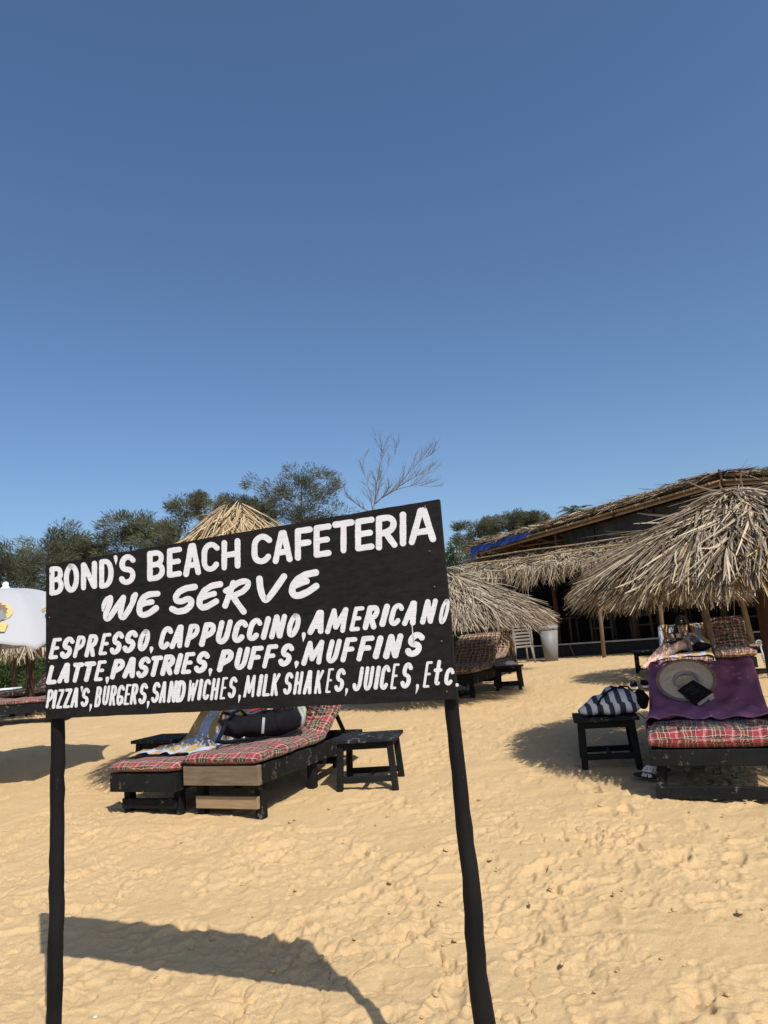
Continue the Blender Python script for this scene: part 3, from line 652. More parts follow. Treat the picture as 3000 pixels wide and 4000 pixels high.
thatch_parasol('thatched parasol farthest right, its pale pole rising from a heap of sand', U4.x - .12, U4.y, 1.78, 1.12, 1.1, 3, 'thatch_old', 54, 50, .5, .015, .05, (.14, 0), 500, 50)
thatch_parasol('broad thatched parasol drooping behind the right edge of the menu board', .70, 10.0, 1.74, 1.05, 1.36, 4, 'thatch_old', 100, 70, .6, .0145, .05, (0, 0), 420, 60)
thatch_parasol('small shaggy thatched parasol on a leaning pole in front of the chair stack', *AT(1985, 2560, 13.6).xy, 1.42, .95, .85, 5, 'thatch_old', 30, 30, .42, .022, .055, (.12, 0), 160, 20)
thatch_parasol('golden peaked thatched parasol rising behind the top of the menu board', *AT(964, 2800, 6.5).xy, AT(955, 1974, 6.5).z - gz(0, 6.5), AT(955, 1974, 6.5).z - gz(0, 6.5) - 1.12, 1.16, 6, 'thatch_gold', 80, 60, .5, .016, .045, (0, 0), 160, 8)
thatch_parasol('brown thatched parasol just behind the white parasol', *AT(118, 2650, 12.4).xy, 1.78, 1.08, 1.25, 7, 'thatch_old', 40, 28, .5, .032, .07, (0, 0), 320, 30, 'darkpole')
thatch_parasol('smallest thatched parasol far behind the white parasol', *AT(55, 2690, 17.5).xy, 1.7, 1.1, 1.0, 8, 'thatch_old', 26, 20, .5, .035, .06, (0, 0), 200, 10, 'darkpole')

# ------------------------------------------------------------------ white parasol with a printed emblem
def white_parasol():
    c = AT(22, 2290, 7.0); x, y = c.x, c.y; z0 = gz(x, y); za, R = c.z - z0 - .03, 1.1; zr = 1.49 - z0
    S = empty('beach_parasol', (x, y, z0), (0, 0, 0), 'white canvas parasol printed with a yellow emblem, standing left of the menu board', 'parasol')
    seam0 = math.atan2(-y, -x) + rad(12.5)                  # one seam nearly faces the camera
    def surf(ai, t, off=0.0):                  # ai in panel units (0..8), t 0 apex .. 1 rim
        k = math.floor(ai); f = ai - k; a0 = seam0 + k * pi / 4; a1 = a0 + pi / 4; r = R * t ** .72
        z = za - (za - zr) * t ** 1.7
        p = Vector((cos(a0), sin(a0), 0)).lerp(Vector((cos(a1), sin(a1), 0)), f) * r
        sag = 4 * f * (1 - f)
        p *= 1 - .05 * sag * t; z += .075 * sag * t ** 3 - .02 * sag * t * (1 - t)
        z += .008 * sin(ai * 21 + t * 5) * t; q = Vector((p.x, p.y, z))
        if not off: return q
        n = (surf(ai + .02, t) - surf(ai - .02, t)).cross(surf(ai, t - .02) - surf(ai, t + .02)).normalized()
        return q + (n if n.z > 0 else -n) * off
    nT, nA = 22, 10; V = []; F = []
    for j in range(nT + 1):
        for i in range(8 * nA): V.append(surf(i / nA, max(j / nT, .015)))
    w = 8 * nA
    for j in range(nT):
        for i in range(w): F.append((j * w + i, j * w + (i + 1) % w, (j + 1) * w + (i + 1) % w, (j + 1) * w + i))
    me = bpy.data.meshes.new('canopy'); me.from_pydata(V, [], F); o = link_mesh('canopy', me, M['canvas'], S, True)
    md = o.modifiers.new('thick', 'SOLIDIFY'); md.thickness = .004
    MB().lathe([(0, .075), (.022, .07), (.03, .05), (.028, .03), (.045, .012), (.05, -.01)], 16, (0, 0, za)).build('finial', M['white'], S, True)
    MB().tube([(-.42, .05, -.3), (-.10, 0, za - 1.0), (0, 0, za)], .022, 12).build('pole', M['greytape'], S, True)
    for k in range(8):
        MB().tube([surf(k + .001, t, -.02) for t in (.05, .3, .6, .97)], .007, 6).build('rib', M['steel'], S, True)
    def disc(cx, ct, rx, rt, mat, off, name, inner=0.0, fn=None, n=40):
        V = []; F = []
        rs = np.linspace(inner, 1, 5)
        for r in rs:
            for i in range(n):
                a = 2 * pi * i / n; k = fn(a) if fn else 1; V.append(surf(cx + rx * r * k * cos(a), ct - rt * r * k * sin(a), off))
        for j in range(4):
            for i in range(n): F.append((j * n + i, j * n + (i + 1) % n, (j + 1) * n + (i + 1) % n, (j + 1) * n + i))
        me = bpy.data.meshes.new(name); me.from_pydata(V, [], F); link_mesh(name, me, M[mat], S)
    cx = -.60
    disc(cx, .63, .42, .165, 'yellow', .016, 'emblem_oval')
    disc(cx, .62, .34, .128, 'brown', .020, 'emblem_plume', 0, lambda a: 1 + .09 * sin(a * 17))
    disc(cx + .03, .70, .30, .10, 'greyprint', .024, 'emblem_plume', 0, lambda a: 1 + .10 * sin(a * 21))
    V = [surf(cx + u * .36 + .02, t, .028) for u, t in ((-1, .80), (-.5, .80), (0, .80), (.5, .80), (.93, .79), (-.98, .90), (-.5, .905), (0, .91), (.5, .90), (.82, .885))]
    me = bpy.data.meshes.new('emblem_banner'); me.from_pydata(V, [], [(i, i + 5, i + 6, i + 1) for i in range(4)]); link_mesh('emblem_banner', me, M['yellow'], S)
    def strokes(sts, mat, w, off, name):
        V = []; F = []
        for st in sts:
            b = len(V)
            for i, (u, t) in enumerate(st):
                q = st[min(i + 1, len(st) - 1)]; o = st[max(i - 1, 0)]; d = Vector(((q[0] - o[0]) * .95, (q[1] - o[1]) * .95)).normalized(); nx = (-d.y, d.x)
                V += [surf(u + nx[0] * w, t + nx[1] * w, off), surf(u - nx[0] * w, t - nx[1] * w, off)]
            for i in range(len(st) - 1): F.append((b + 2 * i, b + 2 * i + 1, b + 2 * i + 3, b + 2 * i + 2))
        me = bpy.data.meshes.new(name); me.from_pydata(V, [], F); link_mesh(name, me, M[mat], S)
    e = cx + .07
    strokes([[(e, .815), (e - .02, .875)], [(e, .815), (e + .07, .815)], [(e - .01, .845), (e + .055, .845)], [(e - .02, .875), (e + .05, .875)]], 'white', .008, .033, 'printed_lettering')
    strokes([[(e + .12, .815), (e + .10, .875)], [(e + .12, .815), (e + .18, .82), (e + .175, .838), (e + .11, .845)], [(e + .14, .845), (e + .18, .875)]], 'white', .008, .033, 'printed_lettering')
    strokes([[(.335, .685), (.30, .685), (.255, .72), (.25, .77), (.28, .79), (.32, .78)]], 'ink', .011, .014, 'printed_lettering')
    strokes([[(.36, .80), (.45, .68), (.47, .795)], [(.40, .755), (.465, .755)]], 'ink', .011, .014, 'printed_lettering')
    strokes([[(.24, .66), (.30, .635), (.38, .605), (.48, .585)], [(.25, .635), (.33, .60), (.42, .575)]], 'yellow', .007, .014, 'printed_stripe')
white_parasol()

# ------------------------------------------------------------------ loungers, with their cushions
def path_pts(h, seat, ang, back, n=46, y0=-.04):
    """centre line of a cushion: flat seat, soft bend, raised back -> (y, z, ty, tz, s)"""
    s_tot = seat + back; out = []; y, z = y0, h; ds = (s_tot - y0) / n; s = 0
    for i in range(n + 1):
        k = min(max((s - seat + .16 + y0) / .32, 0), 1); k = k * k * (3 - 2 * k); a = ang * k
        out.append((y, z, cos(a), sin(a), s)); y += cos(a) * ds; z += sin(a) * ds; s += ds
    return out
def cushion(name, parent, w, thick, path, mat, seed, tuft=.26, puff=1.0):
    n = len(path); m = 34; V = []; UV = []
    rs = np.random.default_rng(seed); ph = rs.uniform(0, 9, 8)
    for i, (y, z, ty, tz, s) in enumerate(path):
        e = min(i, n - 1 - i) / 2.5; e = min(1, e); end = math.sqrt(max(0, 1 - (1 - e) ** 2)) * .75 + .25 if e < 1 else 1
        for j in range(m):
            a = 2 * pi * j / m; cx, cz = cos(a), sin(a)
            x = math.copysign(abs(cx) ** .35, cx) * w / 2 * (.96 + .04 * end); t = math.copysign(abs(cz) ** .6, cz) * thick / 2 * end
            if cz > 0:
                dim = 1 - .50 * (abs(sin(pi * x / tuft + ph[0] * 0)) ** .5 * 0 + math.exp(-((((x / tuft + 50.5) % 1) - .5) / .16) ** 2) * math.exp(-((((s / tuft + 50.5) % 1) - .5) / .16) ** 2))
                t *= dim * (1 + .16 * puff * sin(s * 17 + ph[1] + 3 * sin(x * 9 + ph[2])) + .09 * puff * sin(s * 41 + x * 13 + ph[3]) + .07 * puff * sin(s * 67 - x * 37 + ph[6]) * sin(x * 23 + ph[7]))
            x += .010 * sin(s * 13 + ph[4]) + .006 * sin(s * 37 + ph[5] + cz * 3)
            V.append((x, y - tz * t, z + thick / 2 + ty * t)); UV.append((x if abs(cz) > .25 else math.copysign(w / 2 + thick * (.5 - cz), cx), s + (.0 if abs(cz) > .2 else 0)))
    F = [(i * m + j, i * m + (j + 1) % m, (i + 1) * m + (j + 1) % m, (i + 1) * m + j) for i in range(n - 1) for j in range(m)]
    for k in (0, n - 1):
        cp = np.mean(V[k * m:(k + 1) * m], axis=0); c = len(V); V.append(tuple(cp)); UV.append((0, path[k][4] + (-.05 if k == 0 else .05)))
        # ends: a flat disc with uv running through the thickness
        r0 = len(V)
        for j in range(m): V.append(V[k * m + j]); UV.append((V[k * m + j][0], path[k][4] + (V[k * m + j][2] - cp[2]) * (1 if k == 0 else -1) - (thick if k == 0 else -thick)))
        UV[c] = (0, path[k][4] - (thick if k == 0 else -thick))
        F += [(c, r0 + (j + 1) % m, r0 + j, r0 + j) if k == 0 else (c, r0 + j, r0 + (j + 1) % m, r0 + (j + 1) % m) for j in range(m)]
    me = bpy.data.meshes.new(name); me.from_pydata(V, [], [tuple(dict.fromkeys(f)) for f in F]); l = me.uv_layers.new(name='UVMap')
    for lp in me.loops: l.data[lp.index].uv = UV[lp.vertex_index]
    return link_mesh(name, me, mat, parent, True)
def drape(name, path, thick, w, s0, s1, hang, mat, seed, th=.006, lift=.012, shift=0.0, ripple=1.0, flare=0.0):
    """a towel laid along a cushion, hanging a little over both sides"""
    pts = [p for p in path if s0 <= p[4] <= s1]; m = 56; tops = []; UV = []
    rs = np.random.default_rng(seed); ph = rs.uniform(0, 9, 9); half = w / 2
    for i, (y, z, ty, tz, s) in enumerate(pts):
        row = []; f = i / (len(pts) - 1)
        edge = .018 * sin(s * 11 + ph[0]) + .012 * sin(s * 29 + ph[1])
        for j in range(m):
            u = (j / (m - 1) * 2 - 1); tot = half + hang + edge + flare * f; d = u * tot + shift
            e = .012 * sin(j * .9 + ph[2]) * (1 if i in (0, len(pts) - 1) else 0)
            x = max(-half, min(half, d)); over = abs(d) - half
            b = .007 * ripple * (sin(s * 23 + d * 7 + ph[3]) + .8 * sin(d * 31 - s * 9 + ph[4]) + .5 * sin(s * 60 + d * 20 + ph[5]) - 1.1 * math.exp(-(4 * sin(s * 7.0 + d * 5 + ph[7] + .6 * sin(d * 9))) ** 2) - .9 * math.exp(-(5 * sin(s * 4.0 - d * 8 + ph[8] + .5 * sin(s * 11))) ** 2))
            hgt = thick / 2 + lift + b; zz = 0
            if over > 0:
                zz = -over * .95; x += math.copysign(.018 + .012 * sin(s * 17 + ph[6]) * min(1, over * 9), d)
                hgt = thick / 2 + lift - .004
            k = 1 - .3 * max(0, abs(x) / half - .86) / .14 * 0.4
            row.append((x, y - tz * hgt * k + ty * e, z + thick / 2 + ty * hgt * k + zz)); UV.append((d, s))
        tops.append(row)
    n = len(tops); V = [v for r in tops for v in r]; q = len(V); V += [(x, y + .0, z - th) for x, y, z in V]; UV = UV + UV; F = []
    for i in range(n - 1):
        for j in range(m - 1):
            a, b, c, d = i * m + j, i * m + j + 1, (i + 1) * m + j + 1, (i + 1) * m + j; F += [(a, b, c, d), (q + d, q + c, q + b, q + a)]
    rim = [j for j in range(m)] + [i * m + m - 1 for i in range(1, n)] + [(n - 1) * m + j for j in range(m - 2, -1, -1)] + [i * m for i in range(n - 2, 0, -1)]
    for a, b in zip(rim, rim[1:] + rim[:1]): F.append((b, a, q + a, q + b))
    me = bpy.data.meshes.new(name); me.from_pydata(V, [], F); l = me.uv_layers.new(name='UVMap')
    for lp in me.loops: l.data[lp.index].uv = UV[lp.vertex_index]
    return link_mesh(name, me, mat, None, True)
LG = 'plaid cushioned wooden beach loungers'
def lounger(label, foot, head_dir, w, L, h, ang, mat, cush=None, seed=1, frame='frame', seat=1.12, back=.80, thick=.085, foot_board=None, plank=None, splay=.0, apron=.13, z=None, plank_h=.07, plank_z=.04, legs=.075, rear=None):
    rear = rear or L - .42
    """foot: point on the ground under the middle of the foot end; head_dir: heading of the head end"""
    yaw = math.atan2(-head_dir[0], head_dir[1])
    S = empty('beach_lounger', (foot[0], foot[1], foot[2] if z is None else z), (0, 0, yaw), label, 'lounger', LG)
    b = MB(); x = w / 2 - .022; ap = apron
    for sg in (-1, 1): b.box((sg * x, L / 2, h - ap / 2), (.042, L - .05, ap))
    b.box((0, L - .02, h - ap / 2), (w - .002, .04, ap))
    for k in range(7): b.box((0, .10 + k * (seat - .15) / 6, h - .028), (w - .09, .11, .02))
    b.build('side_rails', M[frame], S)
    MB().box((0, .0, h - ap / 2 + .002), (w + .012, .044, ap + .004)).build('foot_board', M[foot_board or frame], S)
    slope = .045
    for sg, yy in ((-1, .11), (1, .11), (-1, rear), (1, rear)):
        MB().bar((sg * (x - .045), yy, h - .01), (sg * (x - .045 + splay), yy - (.05 if splay else 0) * (1 if yy < 1 else -1), -.12), legs, legs * .75, (1, 0, 0)).build('leg', M[frame], S)
    MB().box((0, .055 - (.03 if splay else 0), plank_z + plank_h / 2), (w - .10 + 2 * splay, .03, plank_h)).build('stretcher', M[plank or frame], S)
    b = MB()
    for sg in (-1, 1): b.box((sg * (x - .06), L - .42 + .0, .12), (.03, .06, .05))
    b.bar((-x + .05, L - .40, .15), (x - .05, L - .40, .15), .035, .06); b.build('cross_bar', M[frame], S)
    b = MB(); hy = seat - .02; hz = h - .01
    d = Vector((0, cos(ang), sin(ang)))
    for sg in (-1, 1): b.bar(Vector((sg * (x - .07), hy, hz)), Vector((sg * (x - .07), hy, hz)) + d * (back - .02), .03, .04, (1, 0, 0))
    for k in range(5):
        c = Vector((0, hy, hz)) + d * (.12 + k * (back - .2) / 4); b.box(c, (w - .10, .09, .018), Matrix.Rotation(ang, 3, 'X'))
    for sg in (-1, 1): b.bar(Vector((sg * (x - .11), hy, hz)) + d * back * .62, (sg * (x - .11), min(hy + cos(ang) * back + .05, L - .06), h - .05), .025, .035, (1, 0, 0))
    b.build('backrest_frame', M[frame], S)
    path = path_pts(h + .004, seat, ang, back)
    cushion('cushion', S, w + .03, thick, path, M[mat], seed)
    return S, path, thick, w + .03
def lay(o, S, label, cat, group=None):
    """put something modelled in a lounger's frame where that lounger stands"""
    o.location = S.location; o.rotation_euler = S.rotation_euler
    return tag(o, label, cat, group)

HD = Vector((.38, .925)).normalized(); AC = Vector((HD.y, -HD.x))      # where the loungers' heads point, and across them
def V3(p, dz=0): return Vector((p[0], p[1], gz(p[0], p[1]) + dz))
fA = Vector((-1.30, 5.27)); fB = fA - AC * .655 - HD * .05; fC = Vector((2.02, 4.86)); fD = Vector((3.60, 9.08)); fE = fD + AC * .60 + HD * .62; fF = Vector((.74, 10.06)); fF2 = Vector((1.28, 12.0))
A_, pA, tA, wA = lounger('lounger with bare brown foot board and red plaid cushion, black backpack lying on it', V3(fA, .02), HD, .63, 1.72, .35, rad(40), 'plaid', 1, 1, 'frame', .98, .82, .085, 'barewood', 'paleplank', plank_h=.085, plank_z=.05, rear=.86)
B_, pB, tB, wB = lounger('lounger with black foot board, red plaid cushion and a blue striped towel', V3(fB, .02), HD, .60, 1.72, .30, rad(42), 'plaid', 1, 2, 'frame2', .86, .86, .075, rear=.86)
C_, pC, tC, wC = lounger('wide lounger with red plaid cushion, draped with the purple towel', V3(fC, .0), HD, .78, 1.85, .315, rad(25), 'plaid', 1, 3, 'frame2', .98, .86, .122, None, None, .05, .10, plank_h=.078, plank_z=.0, legs=.085)
D_, pD, tD, wD = lounger('lounger with faded plaid cushion and orange striped towel, the woman sitting on it', V3(fD, .0), HD, .60, 1.85, .32, rad(36), 'plaid2', 1, 4, 'frame2', 1.12, .72, .10)
E_, pE, tE, wE = lounger('empty lounger with faded plaid cushion beside the seated woman, behind the parasol pole', V3(fE, .0), HD, .46, 1.85, .32, rad(46), 'plaid2', 1, 5, 'frame2', 1.05, .66, .10)
F_, pF, tF, wF = lounger('lounger with maroon plaid cushion and grey weathered rails at the right edge of the board', V3(fF, .0), HD, .64, 1.85, .32, rad(38), 'plaid2', 1, 6, 'frame', 1.05, .78, .10)
F2, p2, t2, w2 = lounger('shaded maroon plaid lounger between the weathered lounger and the chair stack', V3(fF2, .0), HD, .60, 1.85, .32, rad(36), 'plaid2', 1, 7, 'frame2', 1.05, .74, .09)
G_, pG, tG, wG = lounger('lounger seen from its side with thin red plaid cushion, left of the sign', V3((-5.05, 11.2), 0.01), Vector((-1, .02)), .62, 1.9, .30, rad(30), 'plaid', 1, 8, 'frame', 1.2, .68, .075)
H_, pH, tH, wH = lounger('dark maroon plaid lounger behind the thin cushioned one, under the brown thatch', V3((-7.0, 12.6), 0), HD, .72, 1.85, .32, rad(42), 'plaid2', 1, 9, 'frame2', 1.05, .75, .09)

lay(drape('striped_towel', pB, tB, wB, .22, 1.70, .05, M['towel'], 1, .006, .030, .03, 1.2), B_, 'blue and ochre striped towel draped over the black lounger left of the backpack', 'towel', 'towels on loungers')
lay(drape('purple_towel', pC, tC, wC, .40, 1.80, .10, M['purple'], 2, .006, .040, .0, 1.7), C_, 'purple towel spread over the wide plaid lounger', 'towel', 'towels on loungers')
lay(drape('striped_towel', pD, tD, wD, .02, 1.84, .07, M['towel2'], 3, .006, .012, .03, .8), D_, 'orange and white striped towel under the seated woman', 'towel', 'towels on loungers')

def on_cushion(S, path, thick, px, py, lift=.02):
    """where the line of sight through a pixel meets a lounger's cushion: world point, frame axes (across, along the slope, normal)"""
    Mi = (Matrix.Translation(S.location) @ S.rotation_euler.to_matrix().to_4x4()); I = Mi.inverted()
    r = ray(px, py); best = None
    for k in range(2000):
        t = 3 + k * .005; p = I @ (EYE + r * t)
        for (y, z, ty, tz, s) in path:
            if abs(p.y - (y - tz * (thick + lift))) < .016 and p.z <= z + ty * (thick + lift):
                R3 = S.rotation_euler.to_matrix()
                return EYE + r * t, R3 @ Vector((1, 0, 0)), R3 @ Vector((0, ty, tz)), R3 @ Vector((0, -tz, ty)), s
    raise RuntimeError('misses the cushion')

# ------------------------------------------------------------------ low tables
TG = 'low black wooden side tables'
def table(label, c, yaw, w, d, h, splay=.03, top='tabletop', leg='table', group=TG, name='side_table'):
    S = empty(name, V3(c), (0, 0, yaw), label, 'table', group)
    b = MB(); n = 3
    for k in range(n): b.box((0, -d / 2 + d * (k + .5) / n, h - .014), (w, d / n - .002, .028), None, .004)
    b.build('table_top', M[top], S)
    b = MB(); ix, iy = w / 2 - .06, d / 2 - .05
    for sg in (-1, 1):
        b.box((0, sg * iy, h - .055), (2 * ix - .02, .022, .05)); b.box((sg * ix, 0, h - .055), (.022, 2 * iy - .02, .05))
    b.build('apron', M[leg], S)
    for sx in (-1, 1):
        for sy in (-1, 1):
            MB().bar((sx * ix, sy * iy, h - .03), (sx * (ix + splay), sy * (iy + splay * .6), -.12), .048, .048, (1, 0, 0)).build('leg', M[leg], S)
    q = splay * .7
    for sy in (-1, 1): MB().box((0, sy * (iy + q * .6), .075), (2 * (ix + q) - .04, .026, .045)).build('stretcher', M[leg], S)
    b = MB(); b.box((0, 0, .075), (.028, 2 * (iy + q * .6) - .02, .032)); b.build('stretcher', M[leg], S)
    return S
T1 = table('worn black side table standing alone right of the backpack lounger', (-.27, 5.93), rad(-8), .51, .45, .375)
table('black side table half hidden behind the blue striped towel', fB - AC * .62 + HD * 1.0, rad(-22), .46, .42, .37)
T3 = table('black side table carrying the striped tote bag', (1.66, 6.02), rad(-12), .50, .44, .37, .02)
T4 = table('small black side table with the white food box on it', (1.64, 10.72), rad(-15), .42, .40, .33, .02)
T5 = table('black side table at the feet of the seated woman', AT(2535, 2590, 11.4).xy, rad(-22), .46, .42, .34, .01)
p = GP(2958, 2654); T6 = table('black side table at the right edge of the picture beside the purple towel', (p.x + .12, p.y + .22), rad(-20), .52, .45, .40, .0)
table('black side table under the white parasol at the left edge', (-4.02, 6.52), rad(-5), .56, .46, .40)
p = AT(20, 2720, 16.0); table('low blue painted bench with a white top far left', (p.x - .25, 16.0), rad(5), 1.0, .5, .38, .0, 'white', 'bluepaint', None, 'bench')['category'] = 'bench'

# ------------------------------------------------------------------ bags, hat, book, shoes
def tote():
    z = T3.location.z + .372
    S = empty('tote_bag', (T3.location.x + .06, T3.location.y - .03, z), (0, 0, rad(-6)), 'slouching white and navy striped tote bag lying on the side table', 'bag')
    def fn(v):
        x, y, zz = v; t = x / .25
        k = 1 - .40 * max(0, t) ** 2 - .62 * max(0, -t) ** 1.6
        zz = (zz + .105) * k * (1 + .07 * sin(t * 5 + y * 9) + .025 * sin(t * 17 - y * 21)) - .105
        y = y * (1 - .35 * (zz + .105) / .21) + .02 * sin(t * 9) ; return Vector((x + .02 * sin(zz * 25 + y * 9), y, zz + .007 * sin(x * 33 + zz * 18)))
    b = MB(); b.blob((0, 0, .105), (.25, .165, .105), None, 2.8, 64, 30, fn)
    me = bpy.data.meshes.new('bag_body'); bmesh.ops.recalc_face_normals(b.bm, faces=b.bm.faces); b.bm.to_mesh(me); b.bm.free()
    l = me.uv_layers.new(name='UVMap')
    for lp in me.loops:
        c = me.vertices[lp.vertex_index].co; l.data[lp.index].uv = (c.x + .10 * (c.z - .1) + (.02 if c.z > .10 else 0), c.z + c.y)
    link_mesh('bag_body', me, M['tote'], S, True)
    MB().tube([(-.13, -.135, .09), (-.10, -.125, .14), (-.03, -.10, .19), (.04, -.07, .215), (.10, -.05, .205), (.15, -.06, .17)], .008, 8).build('handle', M['black'], S, True)
    MB().tube([(.05, .10, .16), (.11, .12, .205), (.17, .10, .20), (.20, .06, .15)], .008, 8).build('handle', M['black'], S, True)
    MB().blob((.235, .02, .10), (.07, .12, .075), Matrix.Rotation(rad(35), 3, 'Y'), 2.3, 20, 12, lambda v: v * (1 + .1 * sin(v.x * 60 + v.z * 50))).build('dark_lining', M['black'], S, True)
tote()
p = T3.location; b = MB(); b.tube([(.20, -.05, .375), (.27, -.06, .36), (.33, -.08, .30), (.40, -.06, .28), (.46, -.02, .30)], .004, 6)
o = b.build('black_strap', M['black'], None, True); o.location = p; tag(o, 'thin black strap dangling between the tote bag and the purple towel', 'strap')

def backpack():
    c, ax, up, nr, s = on_cushion(A_, pA, tA, 1030, 2876)
    S = empty('backpack', c, (0, 0, 0), 'black backpack with red piping and grey reflective band lying on the plaid lounger', 'backpack')
    long = (up * .80 + ax * .62).normalized(); wide = nr.cross(long).normalized(); up2 = long.cross(wide).normalized()
    if up2.z < 0: wide, up2 = -wide, -up2
    R3 = Matrix((long, wide, up2)).transposed()
    def put(b, name, mat): return b.build(name, M[mat], S, True, R3.to_4x4())
    f = lambda v: Vector((v.x, v.y * (1 - .18 * v.x / .3), v.z * (1 + .20 * v.x / .3) * (1 + .07 * sin(v.x * 30 + v.y * 22)))) + Vector((0, .008 * sin(v.x * 40), 0))
    put(MB().blob((.02, 0, .095), (.29, .150, .095), None, 2.5, 36, 20, f), 'pack_body', 'black')
    put(MB().blob((-.20, -.02, .105), (.15, .13, .085), None, 2.4, 28, 16, lambda v: v * (1 + .10 * sin(v.x * 55 + v.z * 44))), 'front_pocket', 'black')
    put(MB().blob((.16, -.10, .105), (.13, .07, .085), None, 2.4, 24, 14), 'side_pocket', 'black')
    put(MB().tube([(-.12, -.05, .205), (0, -.06, .235), (.12, -.05, .255), (.24, -.03, .25), (.31, 0, .21)], [.011, .012, .013, .012, .01], 8), 'red_piping', 'redtrim')
    put(MB().tube([(.302, -.10, .06), (.325, -.08, .17), (.32, 0, .235), (.325, .09, .17), (.30, .11, .06)], [.017, .022, .024, .022, .017], 10), 'padded_rim', 'greenpad')
    put(MB().tube([(.27, -.135, .03), (.285, -.15, .12), (.27, -.10, .205)], .014, 8), 'grey_trim', 'greytape')
    put(MB().box((-.055, -.158, .10), (.022, .008, .12), Matrix.Rotation(rad(8), 3, 'Y'), .002), 'reflective_band', 'greytape')
    put(MB().tube([(-.30, -.06, .17), (-.36, -.11, .10), (-.42, -.16, .03), (-.36, -.20, .02), (-.26, -.19, .02), (-.14, -.19, .015)], [.016, .018, .018, .015, .012, .01], 8), 'shoulder_strap', 'black')
    put(MB().tube([(-.22, .02, .19), (-.32, .02, .22), (-.36, -.02, .16), (-.30, -.06, .10), (-.24, -.10, .15)], .013, 8), 'shoulder_strap', 'black')
    put(MB().tube([(-.16, -.06, .19), (-.21, -.08, .235), (-.28, -.09, .215), (-.30, -.08, .16)], .012, 8), 'top_handle', 'black')
    put(MB().tube([(.10, -.03, .235), (.12, -.04, .285), (.16, -.03, .30), (.19, -.02, .26)], .006, 6), 'carry_loop', 'black')
backpack()

def hat_book():
    c, ax, up, nr, s = on_cushion(C_, pC, tC, 2692, 2750)
    tilt = rad(43); fw = Vector((up.x, up.y, 0)).normalized()
    v = (fw * cos(tilt) + Vector((0, 0, sin(tilt)))); n = ax.cross(v).normalized(); n = n if n.z > 0 else -n
    Rh = .225; ctr = c + v * (Rh - .01) + n * .040
    S = empty('sun_hat', ctr, (0, 0, 0), 'wide straw sun hat leaning open side up on the purple towel', 'hat')
    R3 = Matrix((ax, v, n)).transposed().to_4x4()
    prof = [(.075 + .0, -.070), (.083, -.064), (.090, -.04), (.0925, -.012), (.098, .0), (.15, .006), (.20, .002), (Rh - .006, .004), (Rh, .008)]
    b = MB(); rings = prof; b.lathe([(.0001, -.074), (.04, -.073)] + rings + [(Rh + .002, .005), (Rh, .0), (.20, -.006), (.15, -.002), (.102, -.008), (.097, -.04), (.088, -.068), (.075, -.077), (.0001, -.080)], 56, (0, 0, 0), .98)
    b.build('crown_and_brim', M['straw'], S, True, R3)
    MB().lathe([(.0885, -.030), (.0925, -.006), (.099, .0045), (.092, .003), (.087, -.010), (.084, -.030), (.0885, -.030)], 48, (0, 0, 0), .98).build('sweatband', M['canvas'], S, True, R3)
    MB().lathe([(Rh - .020, .0065), (Rh - .012, .011), (Rh + .003, .0125), (Rh + .006, .007), (Rh + .002, .0)], 56, (0, 0, 0), .98).build('brim_binding', simple('brim_binding', (0.30, 0.235, 0.155), .9, .5, 60), S, True, R3)
    MB().tube([(.055, .075, -.002), (.052, .04, .010), (.045, -.005, .012)], .0055, 6).build('chin_ribbon', M['canvas'], S, True, R3)
    # book, resting on the brim and the towel
    pc = AT(2718, 2708, (ctr - v * .07).y - .095); bn = (n + ax * -.22 + Vector((0, 0, .25))).normalized()
    lo = (ax * .60 - v * .80); lo = (lo - bn * lo.dot(bn)).normalized(); sh = bn.cross(lo).normalized()
    if sh.dot(ax) < 0: sh = -sh
    B = empty('book', pc, (0, 0, 0), 'thick black covered paperback lying on the brim of the straw hat', 'book')
    R4 = Matrix((sh, lo, sh.cross(lo))).transposed().to_4x4(); sg = 1 if sh.cross(lo).dot(bn) > 0 else -1
    MB().box((.001, 0, 0), (.155, .226, .036), None, .001).build('pages', M['paper'], B, False, R4)
    MB().box((0, 0, sg * .0197), (.162, .233, .0028), None, .001).build('front_cover', M['cover'], B, False, R4)
    MB().box((0, 0, -sg * .0197), (.162, .233, .0028), None, .001).build('back_cover', M['cover'], B, False, R4)
    MB().box((-.0805, 0, 0), (.0028, .233, .040), None, .001).build('spine', M['cover'], B, False, R4)
    b = MB(); rs = random.Random(4)
    for (y, n_, wd, hh) in ((-.055, 9, .092, .017), (-.022, 4, .045, .016), (.008, 7, .080, .018), (-.078, 14, .07, .006), (.080, 6, .03, .006)):
        for k in range(n_):                                                  # faint worn lettering, not readable in the photo
            x = -wd / 2 + wd * (k + .5) / n_; b.box((x - wd / n_ * .25, y, sg * .0214), (wd / n_ * .16, hh * rs.uniform(.8, 1), .0004), None, 0)
            if rs.random() < .7: b.box((x, y + rs.choice((-1, 0, 1)) * hh * .4, sg * .0215), (wd / n_ * .45, hh * .13, .0004), None, 0)
    b.build('cover_lettering', M['foil'], B, False, R4)
    MB().box((.04, .125, -sg * .004), (.045, .045, .0012), None, 0).build('bookmark', M['straw'], B, False, R4)
hat_book()

